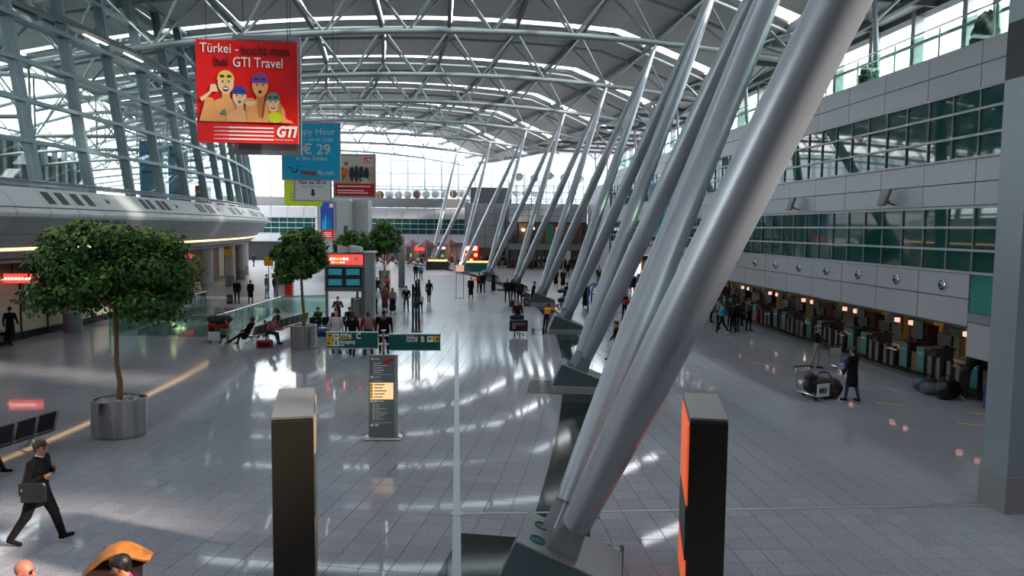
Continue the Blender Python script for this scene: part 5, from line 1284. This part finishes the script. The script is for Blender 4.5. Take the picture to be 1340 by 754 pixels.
        if np.linalg.norm(side) < .2: side = v3(1, 0, 0)
        side /= np.linalg.norm(side); nrm = np.cross(side, d2)
        pr(wr_, wr_+d2*.075, .027, .030, 'skin', .012)
        cur = -v3(s, 0, 0)*.35+nrm*0
        for i in range(4):
            o = side*(-.027+.018*i); L = (.062, .074, .068, .052)[i]
            b0 = wr_+d2*.085+o; b1 = b0+(d2*.9+cur*.5)*L*.5; b2 = b1+(d2*.5+cur*1.0)*L*.5
            pr(b0, b1, .0100, .0095, 'skin', .002); pr(b1, b2, .0095, .0082, 'skin', .002)
        t0 = wr_+d2*.02+side*.026; t1 = t0+side*.024+d2*.035; t2 = t1+d2*.03+side*.006
        pr(t0, t1, .012, .011, 'skin', .004); pr(t1, t2, .011, .009, 'skin', .002)
        hands.append(wr_+d2*.08)
    off = -min(feet)
    def mv(L): return [((p[0]+v3(0, 0, off))*S, (p[1]+v3(0, 0, off))*S, p[2]*S, p[3]*S, p[4], p[5]*S, p[6]) for p in L]
    return mv(P_), mv(H_), [(q+v3(0, 0, off))*S for q in hands]
SK = mat('skin', (.52, .26, .17), .5); SK2 = mat('skin_tan', (.38, .18, .11), .5); EYE_M = mat('eye_dark', (.03, .02, .02), .3); LIP = mat('lips', (.40, .13, .10), .5)
HAIR = dict(black=mat('hair_black', (.012, .010, .010), .5), brown=mat('hair_brown', (.06, .03, .015), .5), blond=mat('hair_blond', (.35, .22, .09), .5), grey=mat('hair_grey', (.30, .29, .28), .6), red=mat('hair_auburn', (.14, .04, .015), .5))
CL = {}
def cl(c):
    if isinstance(c, str): c = dict(black=(.010, .010, .011), char=(.025, .025, .028), grey=(.14, .14, .15), white=(.62, .60, .57), red=(.50, .015, .015), blue=(.03, .07, .20), jeans=(.03, .05, .10), cyan=(.04, .38, .58), beige=(.40, .33, .25), brown=(.06, .035, .02), orange=(.85, .30, .02), green=(.03, .10, .02), pink=(.75, .22, .30), navy=(.012, .018, .04), maroon=(.12, .01, .02), khaki=(.22, .19, .14))[c]
    if c not in CL: CL[c] = mat('cloth_%d' % len(CL), c, .85, spec=.2, bump=.25, bscale=40)
    return CL[c]
def person_mesh(pose, top, bottom, hair='black', shirt='white', shoe='black', skin=None, vox=.016, detail=1):
    pm, hm, hands = figure(pose, detail)
    skm = skin or SK
    mats = dict(skin=skm, top=cl(top), bottom=cl(bottom), shirt=cl(shirt), shoe=cl(shoe), eye=EYE_M, lips=LIP, hair=HAIR[hair])
    used = {p[4] for p in pm}
    body = make_mesh('person', pm, vox, {k: v for k, v in mats.items() if k in used})
    hairm = make_mesh('hair', hm, vox, {'hair': HAIR[hair]}) if hm else None
    return body, hairm, hands
NP = 0
def person(x, y, face, label, pose, top='black', bottom='black', z=0.0, group='travellers in the hall', **k):
    # face: compass-like heading in degrees, 0 looks away down the hall, 90 to the right, 180 toward the viewer
    body, hairm, hands = person_mesh(pose, top, bottom, **k)
    o = bpy.data.objects.new('person', body); link(o); o.location = (x, y, z); o.rotation_euler = (0, 0, -math.radians(face)); tag(o, label, 'person', group)
    if hairm: h = bpy.data.objects.new('hair', hairm); link(h, o)
    return o, hands
STAND = dict(legs=[(3, 3, 4), (-2, 2, 5)])
def pz(**k): d = dict(STAND); d.update(k); return d
def walk(st=28, **k):
    d = dict(legs=[(st, 8, 1), (-st*.8, 14, 1)], arms=[(-20, 8, 15, 5), (22, 8, 20, 5)], foot=[18, -20], lean=4); d.update(k); return d
SIT = dict(legs=[(82, 80, 8), (84, 76, 8)], arms=[(35, 8, 40, 10), (35, 8, 40, 10)], lean=-4)
def sit(**k): d = dict(SIT); d.update(k); return d
V1, V2, V3 = .011, .019, .026

# --- nearest three
o, hd = person(-7.15, 13.35, 88, 'man in a dark suit walking right with a black shoulder bag', walk(25, h=1.88, build=1.12, arms=[(10, 12, 125, 40), (-14, 14, 118, 38)], head=(4, -4), collar=1, coat=.16, baggy=1.25), 'black', 'black', hair='brown', vox=.0095, shirt='white')
g_ = MB()
for s in (-1, 1): g_.tube([(s*.035+.022*math.cos(a), .105, 1.725+.016*math.sin(a)) for a in [2*PI*i/10 for i in range(11)]], .003, 5)
g_.tube([(-.014, .107, 1.73), (.014, .107, 1.73)], .003, 5)
t = thing('shoulder_bag', 'black laptop bag hanging at the hip of the walking man', 'bag', (-7.04, 13.0, .86), math.radians(2))
b = MB(); b.box(-.20, .20, -.06, .06, 0, .32, .04); b.obj('body', M_BLACKL, t); MB().box(-.20, .20, -.075, -.05, .12, .33, .01).obj('flap', M_BLACKL, t)
MB().tube([(-.17, 0, .30), (-.14, .06, .5), (-.12, .12, .66)], .016, 6).obj('strap', M_BLACKL, t, smooth=True); MB().box(-.15, -.125, -.09, -.07, .2, .24).obj('buckle', M_CHROME, t)
person(-4.68, 8.35, 80, 'bald man cut off by the lower left edge of the picture', pz(h=1.91, bald=1, head=(8, -10)), 'char', 'black', vox=.012, skin=mat('skin_ruddy', (.50, .17, .11), .5))
person(-3.62, 8.62, -98, 'dark haired person in dark coat and pink scarf under a curved orange hood', pz(h=1.84, lean=8, head=(16, 6), collar=1, coat=.4), (.03, .012, .018), 'black', hair='black', vox=.012, shirt=(.55, .03, .35), skin=mat('skin_warm', (.55, .20, .09), .5))
t = thing('curved_hood', 'orange brown curved hood rising behind the dark haired person', 'hood', (-4.03, 9.12, 1.10), .1)
b = MB()
key = [(-.46, .0), (-.42, .16), (-.34, .32), (-.22, .47), (-.08, .58), (.05, .625), (.16, .61), (.27, .55), (.36, .49), (.42, .45)]
prof = key; n = len(prof)-1
vs = []; fs = []
for i, (x, z) in enumerate(prof):
    w = math.sin(PI*(i+.6)/(n+1.2))
    vs += [(x, .06, z), (x*.98, -.10*w, z+.012), (x-.02*x/abs(x), -.24*w, z-.03-.03*w), (x*.92, -.22*w, z-.055-.03*w), (x*.92, .05, z-.05)]
for i in range(n):
    for q in range(5): r = (q+1) % 5; fs.append((i*5+q, (i+1)*5+q, (i+1)*5+r, i*5+r))
b.add(vs, fs); b.obj('hood_shell', mat('orange_brown_leather', (.40, .13, .02), .5, noise=.35, nscale=9), t, smooth=True)
lin = [(-.42, -.35), (.26, -.35), (.28, .30)]+[(x*.94, z-.04) for x, z in prof[::-1]]
b = MB(); b.prism(lin, .04, .07); b.obj('hood_lining', mat('dark_lining', (.03, .015, .01), .8), t)
rod('carrier_pole', (0, .05, -1.0), (0, .05, .2), .03, M_BLACK, t)
MB().box(-.3, .3, -.05, .12, -1.0, -.9).obj('carrier_foot', M_BLACK, t)
person(-10.45, 16.95, 88, 'seated traveller at the left edge, only a black shoe showing', sit(h=1.75, legs=[(84, 60, 4), (80, 88, 4)]), 'char', 'black', vox=V2)
# --- left side
person(-20.0, 35.6, -8, 'traveller in a long dark coat walking away beside the cream shop wall', walk(14, h=1.78, coat=.62), 'black', 'black', vox=V2)
person(-10.62, 36.15, -100, 'small child in a red top holding the piled trolley', pz(h=1.2, arms=[(60, 5, 10, 0), (50, 5, 10, 0)], lean=8), 'red', 'beige', vox=V2)
person(-9.62, 35.75, -75, 'traveller in black sprawling on the first seat, leg stretched left', sit(h=1.78, legs=[(70, 12, 6), (80, 60, 4)], lean=-28, z=0, coat=.25), 'black', 'black', vox=V2)
person(-9.15, 37.0, -78, 'child in a pink hat on the seats beside the red suitcase', sit(h=1.15), 'pink', 'white', z=.12, hair='blond', vox=V2)
person(-8.75, 36.0, 95, 'person in a pink top and jeans bending forward on the seats', sit(h=1.75, lean=32, legs=[(78, 70, 6), (78, 60, 10)]), (.50, .14, .14), 'jeans', hair='red', vox=V2)
person(-9.0, 38.6, -80, 'traveller in black leaning back on the third seat', sit(h=1.75, lean=-12), 'black', 'char', vox=V2)
softbag(-9.2, 39.9, .46, 1.5, .7, .4, .35, M_MAROON, 'dark bag with a red side on the long row of seats')
for (x, y, f, lab, kw, tp, bt_) in ((-15.35, 54.6, 170, 'dark haired man in black with a case behind the glass balustrade', pz(h=1.78), 'black', 'char'), (-14.5, 54.9, 185, 'woman in a black coat right of the man with the case', pz(h=1.68, coat=.35), 'black', 'black'),
        (-14.3, 58.7, 100, 'tall person in a dark top and jeans left of the red slab', pz(h=1.88), 'navy', 'jeans'), (-13.6, 58.9, -90, 'person in jeans nearest the red slab', pz(h=1.72), 'char', 'jeans'), (-13.85, 59.6, 0, 'person in black just behind the pair in jeans', pz(h=1.75), 'black', 'jeans')):
    person(x, y, f, lab, kw, tp, bt_, vox=V3)
person(-22.5, 82, 60, 'person walking by the second column under the gallery', walk(22, h=1.75), 'char', 'black', vox=V3)
for (x, y, f, lab, tp) in ((-22.6, 69.8, 180, 'person in dark red by the brown shop, left one', 'maroon'), (-21.8, 69.0, 170, 'person in dark red by the brown shop, right one', (.2, .03, .02)), (-23.6, 68, 90, 'person in grey partly behind the largest tree crown', 'grey')):
    person(x, y, f, lab, pz(h=1.75), tp, 'black', vox=V3)
person(-27, 104, 20, 'distant walker far along the corridor under the gallery', walk(18, h=1.75), 'black', 'black', vox=V3)
# --- group with backs to us behind the green sign
person(-5.2, 33.3, 8, 'bald man in a white jacket seen from behind', pz(h=1.9, bald=1, arms=[(12, 18, 25, -5), (2, 10, 12, 0)], coat=.16), 'white', 'grey', vox=V2, shirt='white', hoodc=0) if 0 else person(-5.2, 33.3, 8, 'bald man in a white jacket seen from behind', pz(h=1.9, bald=1, arms=[(12, 24, 25, -5), (2, 12, 12, 0)], coat=.2, build=1.1), 'white', 'grey', vox=V2)
person(-4.4, 32.5, 4, 'dark haired person in black between the white jacket and the red jacket', walk(12, h=1.86, build=1.05), 'black', 'black', vox=V2, shoe='maroon')
person(-3.78, 32.9, 6, 'man in a red jacket carrying a pale rucksack', pz(h=1.9, build=1.1, arms=[(4, 14, 10, 0), (4, 14, 10, 0)]), 'red', 'black', vox=V2, hair='brown')
softbag(-3.72, 32.68, 1.12, .1, .36, .22, .52, mat('rucksack_grey', (.30, .18, .17), .8), 'pale grey rucksack on the back of the red jacket', 'rucksack')
person(-3.15, 33.3, 2, 'broad man in a black jacket with a light hood edge, from behind', pz(h=1.92, build=1.3, hoodc=1, arms=[(4, 14, 10, 0), (4, 14, 10, 0)], coat=.22), 'black', 'black', vox=V2, shirt='grey')
# seated in front of kiosk
person(-7.1, 39.9, 200, 'person in a green jacket seated left in front of the kiosk', sit(h=1.75, lean=10), 'green', 'blue', vox=V2)
person(-6.2, 40.1, 190, 'person in black and red leaning forward on the kiosk seats', sit(h=1.75, lean=25), 'maroon', 'black', vox=V2, hair='red'); person(-5.55, 40.2, 180, 'person in black seated at the right end before the kiosk', sit(h=1.75, lean=15), 'black', 'black', vox=V2)
person(-6.5, 42.3, 170, 'person in a dark coat standing behind the kiosk seats', pz(h=1.7, arms=[(20, 20, 90, 30), (20, 20, 90, 30)]), 'char', 'black', vox=V2, shirt='white', hair='red')
softbag(-6.7, 38.6, 0, .3, .7, .4, .4, M_BLUEBAG, 'blue bag on the floor before the kiosk seats')
# right of kiosk
person(-5.15, 48.4, 160, 'woman in a white top and dark trousers right of the kiosk tower', pz(h=1.72, long=1), 'white', 'black', vox=V3, hair='brown'); person(-4.6, 49.4, 185, 'woman in a dusty pink jacket and skirt', pz(h=1.74, skirt=.5, long=1), (.30, .10, .10), (.20, .06, .08), vox=V3, hair='brown')
person(-4.02, 48.3, 5, 'woman with long fair hair and a dark skirt, seen from behind', pz(h=1.72, skirt=.55, long=1), 'beige', 'navy', vox=V3, hair='blond'); person(-3.25, 49.6, 178, 'man in an open black jacket and jeans facing the viewer', pz(h=1.74, shirt=1, arms=[(5, 14, 30, 20), (5, 14, 30, 20)]), 'black', 'jeans', vox=V3, hair='brown')
person(-2.75, 52.9, 180, 'woman in black behind the slim black posts', pz(h=1.7, long=1), 'black', 'black', vox=V3); person(-2.28, 48.3, 175, 'child in a pale pink top right of the slim black posts', pz(h=1.4), (.6, .42, .42), 'black', vox=V3); person(-2.0, 55.6, 10, 'woman in a black coat with long dark hair, walking off', walk(10, h=1.72, long=1, coat=.25), 'black', 'black', vox=V3)
person(-4.18, 78.5, 0, 'person in black and blue jeans far off under the red parasols', pz(h=1.8), 'black', 'jeans', vox=V3); person(-3.7, 79.2, 10, 'person in turquoise beside the one in jeans', pz(h=1.7), (.02, .25, .35), 'jeans', vox=V3)
person(-5.8, 64.5, 180, 'person in orange red seated before the far planter', sit(h=1.7), (.6, .10, .04), 'black', vox=V3); person(-6.6, 64.0, 160, 'person in black seated before the far planter', sit(h=1.7), 'black', 'black', vox=V3)
# --- middle
person(1.1, 59.3, 170, 'woman in black with pale shoulders beside the pink lit stand', pz(h=1.72, coat=.5), 'black', 'black', vox=V3, hair='brown'); person(1.9, 64.9, 150, 'person in a red top half hidden behind the man in black', pz(h=1.72), 'red', 'black', vox=V3); person(2.2, 64.2, 190, 'man in black with a white collar beside the red top', pz(h=1.85, collar=1), 'black', 'black', vox=V3)
person(3.2, 66.6, -60, 'woman in a long grey black dress standing alone', pz(h=1.75, skirt=.7, coat=.3), 'char', 'black', vox=V3, hair='red')
person(3.75, 56.3, 5, 'grey haired man in black, left of the group of three', pz(h=1.8, build=1.15), 'black', 'black', vox=V3, hair='grey'); person(4.25, 57.1, 0, 'person in black in the middle of the group of three', pz(h=1.74), 'black', 'black', vox=V3); person(4.55, 54.9, 10, 'person in black at the right of the group of three', pz(h=1.8, build=1.1), 'char', 'black', vox=V3)
person(5.4, 53.9, 110, 'person in black leaning toward the fourth pedestal', walk(16, h=1.8, lean=12, arms=[(-25, 10, 5, 0), (20, 30, 5, -30)]), 'black', 'black', vox=V3)
person(3.2, 39.85, 182, 'traveller in a dark jacket pushing the loaded trolley toward the viewer', pz(h=1.76, arms=[(30, 12, 40, 12), (30, 12, 40, 12)], build=1.05, lean=6), (.05, .012, .014), 'black', vox=V2, hair='red', shirt='black')
person(4.72, 39.7, 30, 'person in a bright orange top and dark trousers leaning on the third pedestal', pz(h=1.7, lean=32, arms=[(60, 10, 20, 0), (70, 10, 10, 0)], legs=[(-12, 2, 2), (-22, 4, 2)], foot=[0, 0]), 'orange', 'navy', vox=V2, hair='red')
person(6.72, 31.4, -92, 'man in black striding left between the first strut pairs', walk(30, h=1.78, coat=.22, baggy=1.15, arms=[(-6, 8, 20, 5), (10, 8, 30, 5)]), 'black', 'black', vox=.015)
person(9.55, 73.2, 170, 'woman in a black dress with bare arms, left of a far pair', pz(h=1.72, skirt=.6), 'black', 'black', vox=V3, hair='brown'); person(10.0, 71.4, 0, 'fair haired woman in black, right of a far pair', pz(h=1.74, long=1, skirt=.6), 'black', 'black', vox=V3, hair='blond')
person(9.0, 52.7, 0, 'person in a long black coat left of the blue arched frame', pz(h=1.8, coat=.65, build=1.15), 'black', 'black', vox=V3); person(7.75, 54.2, 110, 'person in black pushing the trolley behind the fourth strut pair', walk(20, h=1.75, lean=15, arms=[(50, 5, 10, 0), (50, 5, 10, 0)]), 'black', 'black', vox=V3)
person(10.1, 45.2, 150, 'person in black carrying a red bag by the queue belts', pz(h=1.78, arms=[(20, 10, 80, 20), (10, 10, 60, 20)]), 'black', 'black', vox=V3); softbag(10.15, 44.9, 1.0, .2, .5, .22, .3, M_REDBAG, 'red bag held at waist height by the queue belts')
# --- right
person(14.1, 39.5, -80, 'person in a cyan top walking left past the check-in queue', walk(24, h=1.74, arms=[(40, 8, 30, 5), (-10, 8, 20, 5)]), 'cyan', 'black', vox=V2, hair='brown', shoe='white')
person(16.1, 40.9, 150, 'person in a white and dark jacket at the right of the queue', pz(h=1.8, shirt=1), 'grey', 'black', vox=V2, hair='brown'); softbag(16.7, 41.1, .45, .9, .5, .25, .55, M_REDBAG, 'red bag hanging at the right of the queue')
for i, (x, y, f, lab, tp, hr_) in enumerate(((14.85, 39.9, 20, 'person in black with bag just behind the cyan top', 'black', 'black'), (15.3, 40.6, 60, 'woman in black in the front of the check-in queue', 'black', 'brown'), (14.6, 41.6, 100, 'person in a khaki jacket in the check-in queue', 'khaki', 'brown'), (15.6, 42.3, 200, 'dark person in the middle of the check-in queue', 'char', 'black'), (16.5, 43, 90, 'person in brown in the check-in queue', 'brown', 'grey'), (14.3, 43.4, 30, 'person in black at the left of the check-in queue', 'black', 'black'), (15.2, 44.5, 90, 'taller person in charcoal in the queue', 'char', 'brown'))):
    person(x, y, f, lab, pz(h=1.7+.03*(i % 4), coat=.2 if i % 2 else 0), tp, 'black', vox=V3, hair=hr_)
person(14.45, 29.5, 120, 'person in a dark jacket and pale trousers reaching for a trolley', pz(h=1.74, arms=[(-10, 25, 60, 20), (55, 15, 5, -10)], shirt=1, legs=[(10, 10, 2), (-12, 10, 3)]), 'black', (.36, .33, .28), vox=.015, hair='red', shirt=(.25, .45, .5))
person(12.85, 23.7, 178+150, 'person in a knee-length dark coat and jeans, seen from behind', pz(h=1.8, coat=.34, build=1.12, legs=[(12, 6, 2), (-10, 4, 2)], arms=[(10, 14, 15, 0), (8, 12, 20, 0)]), 'black', 'jeans', vox=.014, hair='black')
person(16.75, 23.75, 80, 'traveller in a black top bending over at the nearest counter', pz(h=1.8, lean=38, arms=[(60, 10, 10, 0), (50, 10, 10, 0)], legs=[(6, 2, 3), (-4, 2, 3)]), 'black', 'char', vox=.016, shoe='white')
for i, (y, lab) in enumerate(((26.6, 'clerk behind the nearest check-in island'), (30.6, 'clerk in dark blue behind the second check-in island'), (35.2, 'clerk behind the third check-in island'), (39.4, 'clerk behind the fourth check-in island'))):
    person(19.2, y, -90, lab, pz(h=1.7), 'navy', 'navy', vox=V3, hair=['brown', 'black', 'blond', 'brown'][i], group='check-in clerks')
# --- crowd: a few figures built once, then copied
protos = []
for i, (tp, bt_, hr_, ps) in enumerate((('black', 'black', 'black', pz(h=1.78)), ('char', 'jeans', 'brown', pz(h=1.72, coat=.3)), ('white', 'black', 'brown', pz(h=1.7)), ('maroon', 'black', 'black', pz(h=1.66, skirt=.5)), ('navy', 'khaki', 'grey', walk(18, h=1.8)), ('grey', 'black', 'blond', pz(h=1.68, long=1)), ((.35, .12, .05), 'black', 'black', pz(h=1.74)), ('black', 'grey', 'brown', pz(h=1.84)))):
    protos.append(person_mesh(ps, tp, bt_, hair=hr_, vox=.036, detail=0))
sitp = [person_mesh(sit(h=1.72), c, 'black', hair=hh, vox=.036, detail=0) for c, hh in (('black', 'black'), ('white', 'brown'), ('red', 'brown'), ('grey', 'grey'))]
rc = random.Random(4)
ORDW = ['first', 'second', 'third', 'fourth', 'fifth', 'sixth', 'seventh', 'eighth', 'ninth', 'tenth', 'eleventh', 'twelfth', 'thirteenth', 'fourteenth', 'fifteenth', 'sixteenth', 'seventeenth', 'eighteenth', 'nineteenth', 'twentieth', 'twenty-first', 'twenty-second']
LOOK = {}
for (b_, h_, _), w_ in zip(protos+sitp, ('black clad', 'dark coated', 'white topped', 'maroon dressed', 'walking navy clad', 'grey topped fair haired', 'orange brown clad', 'tall black clad', 'black clad', 'white topped', 'red topped', 'grey topped')): LOOK[b_.name] = w_
def crowd(n, x0, x1, y0, y1, group, label, pool=None):
    pl2 = pool or protos
    for i in range(n):
        b, h, _ = rc.choice(pl2)
        x = x0+(x1-x0)*(i+rc.uniform(.15, .85))/n; y = rc.uniform(y0, y1)
        o = bpy.data.objects.new('person', b); link(o); o.location = (x, y, 0); o.rotation_euler = (0, 0, rc.uniform(0, 6.28)); tag(o, '%s person %s, %s from the left' % (('seated ' if pl2 is sitp else '')+LOOK.get(b.name, 'dark clad'), label, ORDW[i]), 'person', group)
        hh = bpy.data.objects.new('hair', h); link(hh, o)
crowd(22, 7.2, 17, 99.5, 102.5, 'crowd before the far shops', 'in the crowd before the far shops')
crowd(10, 2.0, 7.0, 104, 109, 'people by the red kiosk', 'by the far red kiosk')
crowd(14, -12, 1.0, 113, 120, 'people at the far cafe', 'standing at the far cafe'); crowd(14, -11, 0.5, 105, 112, 'seated people at the far cafe', 'at the far cafe', sitp)
def crowdy(n, x0, x1, y0, y1, group, label):
    for i in range(n):
        b, h, _ = rc.choice(protos)
        o = bpy.data.objects.new('person', b); link(o); o.location = (rc.uniform(x0, x1), y0+(y1-y0)*(i+.5)/n, 0); o.rotation_euler = (0, 0, rc.uniform(0, 6.28)); tag(o, '%s person %s, %s counted away from the viewer' % (LOOK.get(b.name, 'dark clad'), label, ORDW[i]), 'person', group)
        hh = bpy.data.objects.new('hair', h); link(hh, o)
crowdy(20, 14.0, 16.8, 47, 78, 'queue along the far check-in desks', 'in the far check-in queue')
crowdy(12, 12.0, 15.5, 62, 92, 'people behind the far struts', 'behind the far strut pairs')

# ================================================================ lettering as meshes
bpy.context.view_layer.update()
dg = bpy.context.evaluated_depsgraph_get()
for o in [o for o in COL.objects if o.type == 'FONT']:
    me = bpy.data.meshes.new_from_object(o.evaluated_get(dg))
    n = bpy.data.objects.new('lettering', me); COL.objects.link(n); n.parent = o.parent
    n.location = o.location; n.rotation_euler = o.rotation_euler; n.scale = o.scale
    bpy.data.objects.remove(o)
